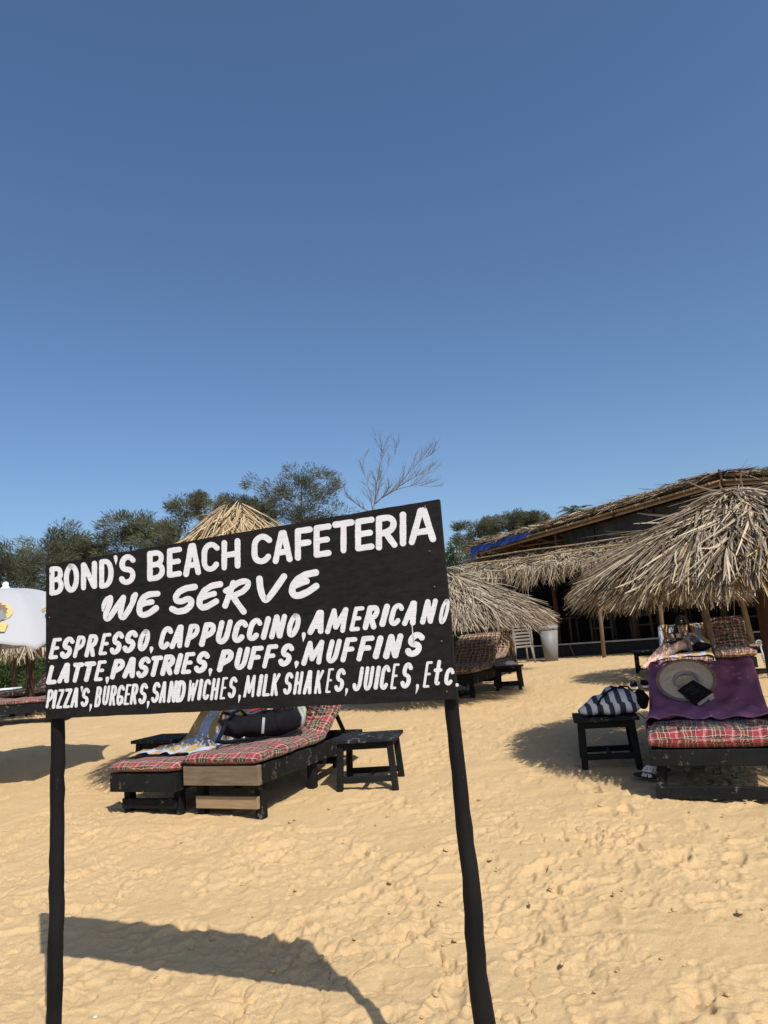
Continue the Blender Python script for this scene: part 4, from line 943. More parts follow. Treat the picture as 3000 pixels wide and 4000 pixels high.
def sandals():
    p = GP(2528, 3045)
    for i, (dx, dy, a, lab) in enumerate(((0, 0, -1.05, 'black sandal with white flower beaded strap beneath the wide lounger, nearest the table'), (.13, .16, -.9, 'second black sandal with beaded strap deeper beneath the wide lounger'))):
        S = empty('sandal', V3((p.x + dx, p.y + dy), .015), (0, 0, a), lab, 'sandal', 'beaded sandals under the wide lounger')
        MB().blob((0, 0, .012), (.115, .045, .014), None, 3, 28, 8, lambda v: Vector((v.x, v.y * (1 + .15 * v.x / .11), v.z))).build('sole', M['rubber'], S, True)
        b = MB(); rs = random.Random(5)
        for k in range(13):
            t = (k + rs.uniform(-.5, .5)) / 12 * pi
            for j in range(5):
                tt = t + rs.uniform(-.12, .12); c = Vector((.045 + (j - 2) * .016 + rs.uniform(-.008, .008), cos(tt) * .050, .020 + sin(t) * .060))
                for q in range(7):
                    c2 = c + Vector((rs.uniform(-.006, .006), rs.uniform(-.005, .005), rs.uniform(-.003, .005))); t2 = bmesh.new(); bmesh.ops.create_icosphere(t2, subdivisions=1, radius=.0050); bmesh.ops.translate(t2, vec=c2, verts=t2.verts); b._add(t2)
        b.build('beaded_strap', M['white'], S, True)
sandals()
def sneakers():
    for px, py, lab in ((2478, 2692, 'black sneaker with white sole on the sand, left one beside the lounger'), (2520, 2687, 'black sneaker with white sole, right one touching the purple towel')):
        p = GP(px, py)
        S = empty('sneaker', V3(p, 0), (0, 0, rad(-112 if px < 2500 else -98)), lab, 'shoe', 'pair of black sneakers on the sand')
        MB().blob((0, 0, .022), (.125, .048, .020), None, 3.2, 30, 8, lambda v: Vector((v.x, v.y * (1 + .12 * v.x / .14), v.z))).build('sole', M['white'], S, True)
        MB().blob((-.01, 0, .060), (.118, .045, .046), None, 2.6, 30, 14, lambda v: Vector((v.x, v.y * (1 + .1 * v.x / .14), v.z * (1 - .45 * max(0, v.x) / .14)))).build('upper', M['black'], S, True)
        b = MB()
        for k in range(4): b.tube([(.02 + k * .018, -.03, .088 - k * .006), (.02 + k * .018, 0, .100 - k * .007), (.02 + k * .018, .03, .088 - k * .006)], .0035, 6)
        b.build('laces', M['white'], S, True)
sneakers()
b = MB(); b.blob((0, 0, .035), (.085, .06, .035), None, 3.5, 24, 10, lambda v: Vector((v.x * (1 - .25 * (v.z > 0)), v.y * (1 - .25 * (v.z > 0)), v.z)))
o = b.build('food_box', M['white'], None, True); o.location = (T4.location.x + .03, T4.location.y - .02, T4.location.z + .331); tag(o, 'white foam food box on the small black side table', 'box')

# ------------------------------------------------------------------ the woman on her lounger
def woman():
    def at(cx, cy, Y): return AT(2450 + .3315 * cx, 2350 + .3315 * cy, Y)       # crop coordinates of the photo's enlargement
    seat = at(700, 545, 10.15); seat.z = D_.location.z + .32 + .10 + .11
    hipR = seat + Vector((-.085, -.02, 0)); hipL = seat + Vector((.085, .0, 0))
    chest = at(668, 440, 10.32); neck = at(668, 392, 10.38); head = at(652, 292, 10.30)
    shR = at(545, 412, 10.32); shL = at(790, 408, 10.30)
    elR = at(470, 500, 10.12); elL = at(805, 520, 10.02); haR = at(560, 455, 9.90); haL = at(728, 488, 9.82)
    kR = at(425, 560, 9.78); kL = at(612, 520, 9.72); anR = at(262, 700, 9.62); anL = at(242, 738, 9.50); toR = at(275, 800, 9.44); toL = at(195, 772, 9.36)
    S = empty('person', seat, (0, 0, 0), 'woman in green patterned dress reclining on the striped towel, looking down at her phone', 'person')
    Ms = Matrix.Translation(-seat)
    def limb(b, pts, rs):
        P, Rr = [], []
        for i in range(len(pts) - 1):
            for k in range(5):
                t = k / 5; P.append(pts[i].lerp(pts[i + 1], t)); Rr.append(rs[i] * (1 - t) + rs[i + 1] * t)
        P.append(pts[-1]); Rr.append(rs[-1]); b.tube(P, Rr, 14)
        for p, r in zip(pts, rs): b.blob(p, (r, r, r), None, 2, 14, 8)
    face = (Vector((head.x * -.10 - .08, -1, -.42))).normalized()          # she looks down at the phone
    sideways = face.cross(Vector((0, 0, 1))).normalized(); upv = sideways.cross(face).normalized()
    H3 = Matrix((sideways, face, upv)).transposed()
    hp = lambda x, y, z: head + sideways * x + face * y + upv * z
    b = MB()
    b.blob(head + upv * .012, (.074, .092, .108), H3, 2.1, 28, 18, lambda v: Vector((v.x * (1 - .22 * max(0, -v.z) / .1), v.y, v.z)))
    b.blob(hp(0, .048, -.065), (.045, .040, .040), H3, 2, 16, 10)
    b.blob(hp(0, .100, -.012), (.013, .018, .024), H3, 2, 12, 8); b.tube([hp(0, .086, .030), hp(0, .102, -.010)], [.009, .012], 8)
    for sg in (-1, 1):
        b.blob(hp(sg * .074, -.005, -.005), (.012, .020, .032), H3, 2, 10, 8); b.blob(hp(sg * .036, .070, -.022), (.026, .022, .022), H3, 2, 12, 8); b.blob(hp(sg * .032, .080, .034), (.026, .014, .008), H3, 2, 12, 6)
    b.blob(hp(0, .088, -.052), (.024, .012, .010), H3, 2, 12, 6)
    limb(b, [hp(0, -.02, -.06), neck, chest + Vector((0, .02, .02))], [.050, .050, .075])
    limb(b, [shR, chest + Vector((-.03, 0, .01)), chest + Vector((.03, 0, .01)), shL], [.046, .085, .085, .046])
    limb(b, [chest, chest.lerp(seat, .55), seat], [.108, .098, .115]); limb(b, [hipR, hipL], [.10, .10])
    limb(b, [shR, elR, haR + (elR - haR) * .18], [.047, .036, .024]); limb(b, [shL, elL, haL + (elL - haL) * .18], [.047, .036, .024])
    limb(b, [hipR, kR, kR.lerp(anR, .35), anR], [.092, .058, .053, .034]); limb(b, [hipL, kL, kL.lerp(anL, .35), anL], [.092, .058, .053, .034])
    for an, to in ((anR, toR), (anL, toL)):
        d = (to - an).normalized(); limb(b, [an - d * .03, an + d * .06, an + d * .15, an + d * .19], [.034, .033, .030, .018])
        sdv = d.cross(Vector((0, 0, 1))).normalized()
        for k in range(5): limb(b, [an + d * .17 + sdv * (k - 2) * .014, an + d * (.215 - .006 * k) + sdv * (k - 2) * .015], [.011, .008])
    def hand(w, el, grip, side):
        d = (grip - el).normalized(); x = d.cross(Vector((0, 0, 1))).normalized() * side; z = x.cross(d).normalized() * side
        b.blob(w + d * .02, (.034, .046, .018), Matrix((x, d, z)).transposed(), 2.4, 14, 8)
        for k in range(4):
            l = (.072, .080, .076, .060)[k]; q = w + d * .05 + x * (k - 1.5) * .019
            limb(b, [q, q + d * l * .45 + z * .012, q + d * l * .62 + z * .04 - x * .006, q + d * l * .45 + z * .062], [.0095, .009, .008, .007])
        q = w + x * -.034 + d * .005; limb(b, [q, q - x * .022 + d * .028 + z * .02, q - x * .010 + d * .055 + z * .042], [.011, .010, .008])
        return d, x, z
    dR, xR, zR = hand(haR, elR, haR + Vector((.10, -.02, .05)), 1); dL, xL, zL = hand(haL, elL, haL + Vector((-.06, -.05, .09)), -1)
    bmesh.ops.transform(b.bm, matrix=Ms, verts=b.bm.verts)
    def fuse(b, name, mat, vox, it=2):
        bmesh.ops.recalc_face_normals(b.bm, faces=b.bm.faces); me = bpy.data.meshes.new(name); b.bm.to_mesh(me); b.bm.free()
        o = link_mesh(name, me, M[mat], S); md = o.modifiers.new('r', 'REMESH'); md.mode = 'VOXEL'; md.voxel_size = vox; md.use_smooth_shade = True
        sm = o.modifiers.new('s', 'SMOOTH'); sm.iterations = it; sm.factor = .5
        dg = bpy.context.evaluated_depsgraph_get(); m2 = bpy.data.meshes.new_from_object(o.evaluated_get(dg)); o.modifiers.clear(); o.data = m2; m2.name = name
        if not len(m2.materials): m2.materials.append(M[mat])
        return o
    fuse(b, 'body', 'skin', .0055)
    hp0 = lambda x, y, z: hp(x, y, z) - seat
    b = MB()                                                                 # hair: cap, fringe, long locks on her left shoulder
    b.blob(hp0(0, -.028, .042), (.094, .094, .098), H3, 2.1, 28, 16); b.blob(hp0(0, -.045, .105), (.070, .062, .050), H3, 2, 20, 12); b.blob(hp0(.075, -.01, .0), (.024, .05, .085), H3, 2, 14, 10); b.blob(hp0(-.075, -.012, .02), (.020, .045, .065), H3, 2, 14, 10)
    for k in range(9): b.tube([hp0(-.06 + .015 * k, .050, .098), hp0(-.066 + .0165 * k, .088, .070), hp0(-.07 + .0175 * k, .096, .060 - .008 * (k % 3))], [.012, .010, .004], 8)
    for k in range(9): b.tube([hp0(.070 + .004 * k, -.03 - .004 * k, -.01), hp0(.085 + .005 * k, .0 - .006 * k, -.10), hp0(.10 + .010 * k, .035 - .008 * k, -.20), hp0(.105 + .013 * k, .06 - .008 * k, -.27 - .01 * (k % 4))], [.020, .018, .013, .004], 8)
    for k in range(5): b.tube([hp0(-.07, -.03, -.01), hp0(-.08 - .004 * k, -.03, -.09), hp0(-.06 + .01 * k, .01, -.16)], [.02, .016, .006], 8)
    fuse(b, 'hair', 'hair', .005, 1)
    for sg in (-1, 1):
        MB().blob(hp0(sg * .031, .0855, .012), (.015, .008, .0065), H3, 2, 14, 8).build('eyelid', M['skin'], S, True); MB().blob(hp0(sg * .031, .0915, .007), (.0145, .0045, .0028), H3, 2, 14, 8).build('eye', M['hair'], S, True)
        MB().tube([hp0(sg * .012, .096, .034), hp0(sg * .032, .097, .042), hp0(sg * .054, .083, .036)], [.004, .005, .002], 6).build('eyebrow', M['hair'], S, True)
    MB().blob(hp0(0, .0985, -.053), (.021, .006, .0075), H3, 2, 14, 8).build('lips', M['lip'], S, True)
    b = MB()
    w = lambda p: p - seat
    def shell(pts, rs): limb(b, [w(p) for p in pts], rs)
    shell([chest + Vector((0, 0, -.015)), chest.lerp(seat, .55), seat], [.118, .110, .130]); shell([hipR, hipL], [.118, .118])
    shell([hipR, hipR.lerp(kR, .62)], [.112, .092]); shell([hipL, hipL.lerp(kL, .42)], [.112, .098]); shell([hipR.lerp(kR, .5), hipL.lerp(kL, .35)], [.085, .085])
    shell([chest + Vector((-.06, -.03, .02)), shR.lerp(neck, .45) + Vector((0, -.01, .045))], [.035, .016]); shell([chest + Vector((.06, -.03, .02)), shL.lerp(neck, .45) + Vector((0, -.01, .045))], [.035, .016])
    fuse(b, 'dress', 'dress', .009)
    MB().tube([(haR + (elR - haR) * .16 - seat) + Vector((cos(a) * .0, sin(a) * .031, cos(a) * .031)) for a in np.linspace(0, 2 * pi, 16)], .005, 6).build('bracelet', M['black'], S, True)
    # phone and bottle in her hands
    pp = haR + dR * .085 + zR * .035 + Vector((-.01, 0, -.03)); o = MB().box((0, 0, 0), (.075, .009, .15), None, .003).build('phone', M['rubber']); o.location = pp; o.rotation_euler = (rad(-38), rad(8), rad(6)); tag(o, 'dark phone held up in the hand of the seated woman', 'phone')
    bo = haL + dL * .07 + zL * .035 + Vector((.0, -.02, -.05)); B = empty('drink_bottle', bo, (rad(10), rad(-14), 0),  'clear plastic drink bottle held by the seated woman', 'bottle')
    MB().lathe([(.0001, -.11), (.030, -.11), (.033, -.10), (.031, -.05), (.033, -.02), (.031, .02), (.033, .05), (.022, .085), (.013, .10), (.013, .12)], 20).build('bottle_body', M['glassy'], B, True)
    MB().lathe([(.015, .112), (.016, .13), (.0001, .132)], 14).build('bottle_cap', M['white'], B, True)
    q = at(860, 585, 9.95); q.z = D_.location.z + .32 + .10 + .02
    o = MB().blob((0, 0, .055), (.17, .11, .06), None, 2.3, 30, 14, lambda v: Vector((v.x, v.y, v.z * (1 - .55 * v.x / .17 * (v.x > 0)))) * (1 + .08 * sin(v.x * 30 + v.y * 25))).build('shoulder_bag', M['black'], None, True); o.location = q; o.rotation_euler = (0, 0, rad(-10)); tag(o, 'soft black bag lying on the towel beside the seated woman', 'bag')
woman()

# ------------------------------------------------------------------ chairs in a stack, the bin, the hook rod
def stack():
    c = AT(2040, 2580, 16.5); x, y = c.x, c.y; z0 = gz(x, y); k = .92
    def chair(label):
        S = empty('plastic_chair', (x, y, z0), (0, 0, rad(8)), label, 'chair', 'stacked beige plastic chairs')
        b = MB(); b.box((0, .0, .42 * k), (.44 * k, .42 * k, .018), None, .006); b.box((0, -.205 * k, .405 * k), (.44 * k, .02, .045), None, .006); b.build('seat', M['chairplastic'], S)
        b = MB(); R = Matrix.Rotation(rad(-14), 3, 'X')
        for i in range(7): b.box((-.165 * k + i * .055 * k, .25 * k, .63 * k), (.032, .014, .36 * k), R, .003)
        b.box((0, .295 * k, .82 * k), (.44 * k, .02, .06), R, .006); b.build('backrest', M['chairplastic'], S)
        for sg in (-1, 1):
            b = MB(); b.tube([(sg * .225 * k, -.21 * k, .43 * k), (sg * .25 * k, -.20 * k, .60 * k), (sg * .25 * k, -.10 * k, .645 * k), (sg * .245 * k, .22 * k, .655 * k)], [.020, .020, .022, .020], 8); b.build('armrest', M['chairplastic'], S, True)
            MB().tube([(sg * .20 * k, -.19 * k, .42 * k), (sg * .245 * k, -.24 * k, 0)], [.024, .020], 8).build('leg', M['chairplastic'], S, True); MB().tube([(sg * .20 * k, .19 * k, .42 * k), (sg * .235 * k, .27 * k, 0)], [.024, .020], 8).build('leg', M['chairplastic'], S, True)
        return S
    base = chair('beige plastic armchair at the bottom of the chair stack')
    words = ['second', 'third', 'fourth', 'fifth', 'sixth']
    for i in range(1, 7):
        r = base.copy(); COL.objects.link(r); r.location.z = z0 + i * .075; r.location.y = y + .012 * i
        r['label'] = 'beige plastic armchair on top of the chair stack' if i == 6 else words[i - 1] + ' beige plastic armchair from the bottom of the chair stack'
        for ch in list(base.children):
            d = ch.copy(); COL.objects.link(d); d.parent = r
stack()
def bin_():
    p = GP(2155, 2580); S = empty('waste_bin', V3(p, 0), (0, 0, rad(-8)), 'tall tapered grey waste bin with a plastic liner, against the dark shack', 'bin')
    def prism(z0, z1, w0, w1, d0, d1, name, mat, b=.006):
        bm = MB(); t = bmesh.new(); bmesh.ops.create_cube(t, size=1)
        for v in t.verts:
            lo = v.co.z < 0; v.co = Vector((v.co.x * (w0 if lo else w1), v.co.y * (d0 if lo else d1), z0 if lo else z1))
        bmesh.ops.bevel(t, geom=t.edges[:], offset=.02, segments=3, affect='EDGES'); bm._add(t); return bm.build(name, M[mat], S, True)
    prism(-.05, .70, .27, .40, .25, .36, 'bin_body', 'grey'); prism(.68, .80, .41, .43, .37, .39, 'liner_cuff', 'liner'); prism(.79, .825, .39, .37, .35, .33, 'lid', 'grey')
bin_()
p = AT(2990, 2600, 8.2); b = MB(); g = gz(p.x, p.y); zt = AT(2980, 2505, 8.2).z
b.tube([(p.x + .06, p.y, g - .1), (p.x + .045, p.y, g + .35), (p.x + .0, p.y, zt - .22), (p.x - .02, p.y, zt - .05)], [.010, .010, .013, .008], 10)
for k in range(6): b.blob((p.x + .012 - .005 * k, p.y, zt - .28 + .025 * k), (.017, .017, .011), None, 2, 12, 8)
b.tube([(p.x - .03 + .035 * cos(a), p.y, zt - .02 + .035 * sin(a)) for a in np.linspace(-1.2, 4.2, 18)], .006, 8)
o = b.build('hook_rod', M['steel'], None, True); tag(o, 'slim grey metal rod with beaded neck and ring top at the right edge', 'rod')

# ------------------------------------------------------------------ the thatched shack
def shack():
    O = Vector((2.30, 19.35, .525)); e = Vector((.853, -.522, 0)).normalized(); n = Vector((-e.y * -1 * -1, e.x * -1, 0)); n = Vector((e.y, -e.x, 0))
    if n.y > 0: n = -n
    L = 11.5
    S = empty('thatched_shack', O, (0, 0, 0), 'long thatched beach shack with gable of dark netting, low awning and shaded open front', 'shack')
    def P(s, d, z): return e * s + n * d + Vector((0, 0, z))           # along the front, towards the sea, up
    E3 = Matrix((e, -n, Vector((0, 0, 1)))).transposed()
    zg = lambda z: z - .525
    # floor, low front wall, side and back walls
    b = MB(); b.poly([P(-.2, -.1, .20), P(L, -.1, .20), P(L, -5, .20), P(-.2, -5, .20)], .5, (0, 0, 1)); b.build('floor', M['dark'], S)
    b = MB(); k = 0; s = .1
    while s < L:
        w = 1.1; b.poly([P(s, 0, -.3), P(min(s + w - .01, L), 0, -.3), P(min(s + w - .01, L), 0, .28), P(s, 0, .28)], .03, n); s += w
    b.build('front_wall', M['wallblack'], S)
    b = MB(); b.bar(P(.1, .02, .30), P(L, .02, .30), .09, .035); b.build('ledge', M['ledge'], S)
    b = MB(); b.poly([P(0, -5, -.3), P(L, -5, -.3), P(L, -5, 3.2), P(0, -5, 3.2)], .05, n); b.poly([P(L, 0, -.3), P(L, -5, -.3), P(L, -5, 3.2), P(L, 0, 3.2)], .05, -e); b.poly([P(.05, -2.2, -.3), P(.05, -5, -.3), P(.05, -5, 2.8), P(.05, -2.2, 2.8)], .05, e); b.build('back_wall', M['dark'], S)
    for s in (.15, 2.1, 4.0, 6.0, 8.0, 10.0):
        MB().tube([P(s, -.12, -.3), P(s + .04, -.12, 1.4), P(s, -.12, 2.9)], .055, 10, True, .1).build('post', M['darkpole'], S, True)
    for s, d in ((1.25, 1.35), (3.6, 1.38), (4.9, 1.35), (6.9, 1.36), (9.2, 1.35)):
        MB().tube([P(s, d, -.3), P(s + .05, d, 1.1), P(s - .03, d, 2.1)], .045, 10, True, .1).build('post', M['pole'], S, True)
    MB().bar(P(2.55, .06, -.1), P(2.42, .05, .29), .07, .03, (1, 0, 0)).build('leaning_plank', M['pole'], S)
    # awning: slope of overlapping leaves held by bamboo battens
    za, ze, da = 2.80, 2.14, 1.55
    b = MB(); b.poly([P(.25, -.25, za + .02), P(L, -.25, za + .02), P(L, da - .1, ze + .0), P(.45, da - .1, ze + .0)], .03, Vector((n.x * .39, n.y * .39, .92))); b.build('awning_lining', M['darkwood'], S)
    g = np.random.default_rng(21); N_ = 7000
    s = g.uniform(.1, L, N_); t = g.random(N_) ** .9; d0 = -.25 + t * (da + .1); z0 = za + (ze - za) * t + g.uniform(.01, .09, N_)
    Pn = np.array(e)[None] * s[:, None] + np.array(n)[None] * d0[:, None]; Pn[:, 2] = z0
    th = g.normal(0, .95, N_); sl = (ze - za) / (da + .25); dn = np.array(n) + np.array([0, 0, sl]); dn /= np.linalg.norm(dn)
    D = dn[None] * np.cos(th)[:, None] + np.array(e)[None] * np.sin(th)[:, None] + np.array([0, 0, 1])[None] * g.normal(.0, .05, N_)[:, None]
    up = np.array([n.x * .4, n.y * .4, .9])
    A1 = strips(Pn, D, np.repeat(up[None], N_, 0), g.uniform(.22, .5, N_), g.uniform(.011, .028, N_), g.uniform(.05, .3, N_), 3, .25, .7, g.normal(0, .3, N_))
    V1, F1, U1 = A1; N2 = 2600; cl = g.choice(np.linspace(.45, L, 30), N2) + g.normal(0, .085, N2)
    Pf = np.array(e)[None] * cl[:, None] + np.array(n)[None] * (da - g.uniform(-.05, .3, N2))[:, None]; Pf[:, 2] = ze + g.uniform(-.02, .1, N2)
    Df = np.array(n)[None] * g.uniform(.05, .6, N2)[:, None] + np.array(e)[None] * g.normal(0, .32, N2)[:, None]; Df[:, 2] -= 1
    amp = .5 + .5 * np.sin(cl * 5.3) * np.sin(cl * 2.1 + 1)
    V2, F2_, U2 = strips(Pf, Df, np.repeat(np.array(n)[None], N2, 0), g.uniform(.15, .30, N2) + .42 * amp * g.random(N2), g.uniform(.009, .02, N2), g.uniform(0, .2, N2), 3, .25, .8, g.normal(0, .2, N2))
    me = np_mesh('awning_thatch', np.concatenate([V1, V2]), np.concatenate([F1, F2_ + len(V1)]), np.concatenate([U1, U2])); link_mesh('awning_thatch', me, M['thatch'], S, True)
    for f in (.10, .42, .74):
        MB().tube([P(s, -.25 + f * (da + .25), za + (ze - za) * f + .175 + .012 * sin(s * 2.3 + f * 9)) for s in np.linspace(.0, L, 24)], .021, 8).build('batten', M['bamboo'], S, True)
    MB().bar(P(.4, da - .16, ze - .05), P(L, da - .16, ze - .05), .05, .06).build('eave_beam', M['bamboo'], S)
    # gable roof: slab of thatch on bamboo, netting under it
    z1, z2, s2, dep, ov = 2.95, 3.72, 6.45, 6.0, .45
    s3, z3 = 11.5, 3.05
    zr = lambda s: z1 + (z2 - z1) * max(0, min(1, (s - .30) / (s2 - .30))) ** 1.08 if s <= s2 else z2 + (z3 - z2) * (s - s2) / (s3 - s2)
    SS = list(np.linspace(.30, s2, 14)) + list(np.linspace(s2 + .6, s3, 9)); th_ = .07
    b = MB(); rows = []
    for dd in (ov, -dep):
        rows.append([b.bm.verts.new(P(s, dd, zr(s) + th_)) for s in SS]); rows.append([b.bm.verts.new(P(s, dd, zr(s))) for s in SS])
    for i in range(len(SS) - 1):
        b.bm.faces.new((rows[0][i], rows[0][i + 1], rows[2][i + 1], rows[2][i])); b.bm.faces.new((rows[1][i], rows[3][i], rows[3][i + 1], rows[1][i + 1])); b.bm.faces.new((rows[0][i], rows[1][i], rows[1][i + 1], rows[0][i + 1])); b.bm.faces.new((rows[2][i], rows[2][i + 1], rows[3][i + 1], rows[3][i]))
    rf = b.build('roof', M['darkwood'], S)
    N3 = 7500; s = g.uniform(.2, s3, N3); d0 = ov - 1.6 * g.random(N3) ** 2.2 + .07; zz = np.array([zr(v) for v in s]) + th_ + g.uniform(-.03, .13, N3)
    Pn = np.array(e)[None] * s[:, None] + np.array(n)[None] * d0[:, None]; Pn[:, 2] = zz
    sg = np.where(s < s2, -1, 1); th = g.normal(0, .8, N3); slp = np.where(s < s2, (z2 - z1) / s2, (z2 - z3) / (s3 - s2))
    D = np.array(e)[None] * (sg * np.cos(th))[:, None] + np.array(n)[None] * np.sin(th)[:, None]; D[:, 2] -= slp * np.cos(th) - g.normal(-.01, .03, N3)
    V3_, F3, U3 = strips(Pn, D, np.repeat(np.array([[0, 0, 1.0]]), N3, 0), g.uniform(.25, .55, N3), g.uniform(.012, .028, N3), g.uniform(0, .18, N3), 3, .25, .7, g.normal(0, .15, N3))
    link_mesh('roof_thatch', np_mesh('roof_thatch', V3_, F3, U3), M['thatch'], rf, True)
    for off, r, nm in ((-.05, .030, 'bamboo'), (-.14, .026, 'bamboo'), (-.10, .022, 'pole')):
        MB().tube([P(s, ov - .02 + (0.05 if off == -.05 else 0), zr(s) + off) for s in SS], r, 8).build('rake_pole', M[nm], S, True)
    for s in np.linspace(.7, 9.5, 17):
        MB().tube([P(s, ov + .10, zr(s) - .055), P(s, -1.6, zr(s) - .055)], .032, 8).build('purlin_end', M['bamboo'], S, True)
    MB().tube([P(s2 - .9, ov - .1, z2 + .13), P(s2 + .3, ov - .1, z2 + .12), P(s2 + 2.2, ov - .1, zr(s2 + 2.2) + .14)], .035, 8).build('ridge_pole', M['bamboo'], S, True)
    MB().tube([P(s2 - .35, ov, z2 + .08), P(s2 + .2, ov, z2 + .10), P(s2 + 1.2, ov, zr(s2 + 1.2) + .09), P(s2 + 3.2, ov, zr(s2 + 3.2) + .08)], .055, 10, True, .5).build('plastic_sheet_roll', M['rubber'], S, True)
    for k in (.62, 1.0):
        MB().tube([P(s2 * k, ov + .05, zr(s2 * k) + .20), P(s2 * k + .03, ov + .05, zr(s2 * k) - .18)], .03, 8).build('binding', M['darkpole'], S, True)
    def netting(sa, sb, mat, name, zl=2.62, seed=0):
        m, rws = 22, 8; b = MB(); G_ = []
        for r in range(rws + 1):
            f = r / rws; G_.append([])
            for i in range(m + 1):
                s = sa + (sb - sa) * i / m; w = .028 * sin(i * 1.1 + seed + 2.2 * f) + .018 * sin(i * 2.7 - 5 * f + seed * 3)
                z = zl + (zr(s) - .16 - zl) * f; G_[-1].append(b.bm.verts.new(P(s + .03 * sin(i + seed) * (1 - f), .08 + w, z)))
        for r in range(rws):
            for i in range(m): b.bm.faces.new((G_[r][i], G_[r][i + 1], G_[r + 1][i + 1], G_[r + 1][i]))
        return b.build(name, M[mat], S, True)
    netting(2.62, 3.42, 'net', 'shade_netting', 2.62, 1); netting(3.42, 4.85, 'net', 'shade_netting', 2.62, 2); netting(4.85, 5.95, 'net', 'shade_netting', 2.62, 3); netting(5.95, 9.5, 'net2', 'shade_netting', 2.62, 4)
    MB().box(P(6.3, .18, 3.42), (.26, .012, .24), E3 @ Matrix.Rotation(rad(8), 3, 'Y')).build('pale_notice', M['ledge'], S)
    for s in (0.45, 1.3, 2.4):
        MB().tube([P(s, .05, 2.2), P(s, .05, zr(s))], .035, 8).build('post', M['pole'], S, True)
    # blue tarpaulin along the low end of the rake
    b = MB(); up_, lo = [], []
    for i in range(19):
        s = .26 + 2.0 * i / 18; w = 1 - max(0, (i - 12) / 6.5); up_.append(b.bm.verts.new(P(s, ov + .13, zr(s) + .055 - .05 * (1 - w)))); lo.append(b.bm.verts.new(P(s - .02, ov + .125 + .01 * sin(i * 2.1), zr(s) + .05 - .16 * w + .02 * sin(i * 1.3) - (.22 if i == 0 else .08 if i == 1 else 0))))
    for i in range(18): b.bm.faces.new((lo[i], lo[i + 1], up_[i + 1], up_[i]))
    b.build('blue_tarpaulin', M['tarp'], S, True)
    MB().tube([P(-.30, ov - .1, z1 - .10), P(.2, ov - .05, z1 + .02), P(.9, ov - .05, z1 + .10)], .03, 8).build('rake_pole', M['bamboo'], S, True)
    # dark furniture inside
    def inside(kind, s, d, yaw, label):
        q = O + P(s, d, .20); S2 = empty('wooden_chair' if kind else 'cafe_table', q, (0, 0, math.atan2(e.y, e.x) + yaw), label, 'chair' if kind else 'table', 'dark wooden furniture in the shack')
        if kind:
            MB().box((0, 0, .43), (.52, .50, .04)).build('seat', M['furniture'], S2)
            b = MB(); b.box((0, .24, .92), (.52, .03, .12)); b.box((0, .24, .68), (.52, .03, .08)); b.build('backrest', M['furniture'], S2)
            for sx in (-1, 1):
                MB().box((sx * .25, .235, .49), (.05, .05, 1.0)).build('leg', M['furniture'], S2); MB().box((sx * .25, -.23, .31), (.05, .05, .63)).build('leg', M['furniture'], S2); MB().box((sx * .25, 0, .65), (.06, .50, .03)).build('armrest', M['furniture'], S2)
        else:
            MB().box((0, 0, .74), (.9, .7, .04)).build('table_top', M['furniture'], S2)
            for sx in (-1, 1):
                for sy in (-1, 1): MB().box((sx * .39, sy * .29, .36), (.05, .05, .72)).build('leg', M['furniture'], S2)
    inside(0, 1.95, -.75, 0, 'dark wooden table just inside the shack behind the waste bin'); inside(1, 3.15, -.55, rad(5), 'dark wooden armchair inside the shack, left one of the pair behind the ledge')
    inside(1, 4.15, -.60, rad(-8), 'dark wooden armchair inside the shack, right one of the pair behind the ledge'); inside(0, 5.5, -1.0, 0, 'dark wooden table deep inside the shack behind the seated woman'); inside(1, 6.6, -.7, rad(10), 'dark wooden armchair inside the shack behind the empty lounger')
    b = MB(); b.lathe([(.0001, 0), (.03, 0), (.032, .05), (.02, .07), (.012, .09), (.0001, .09)], 12); o = b.build('condiment_jar', M['liner'], None, True); o.location = O + P(1.8, -.6, .962); tag(o, 'small pale jar on the dark table just inside the shack', 'jar')
shack()

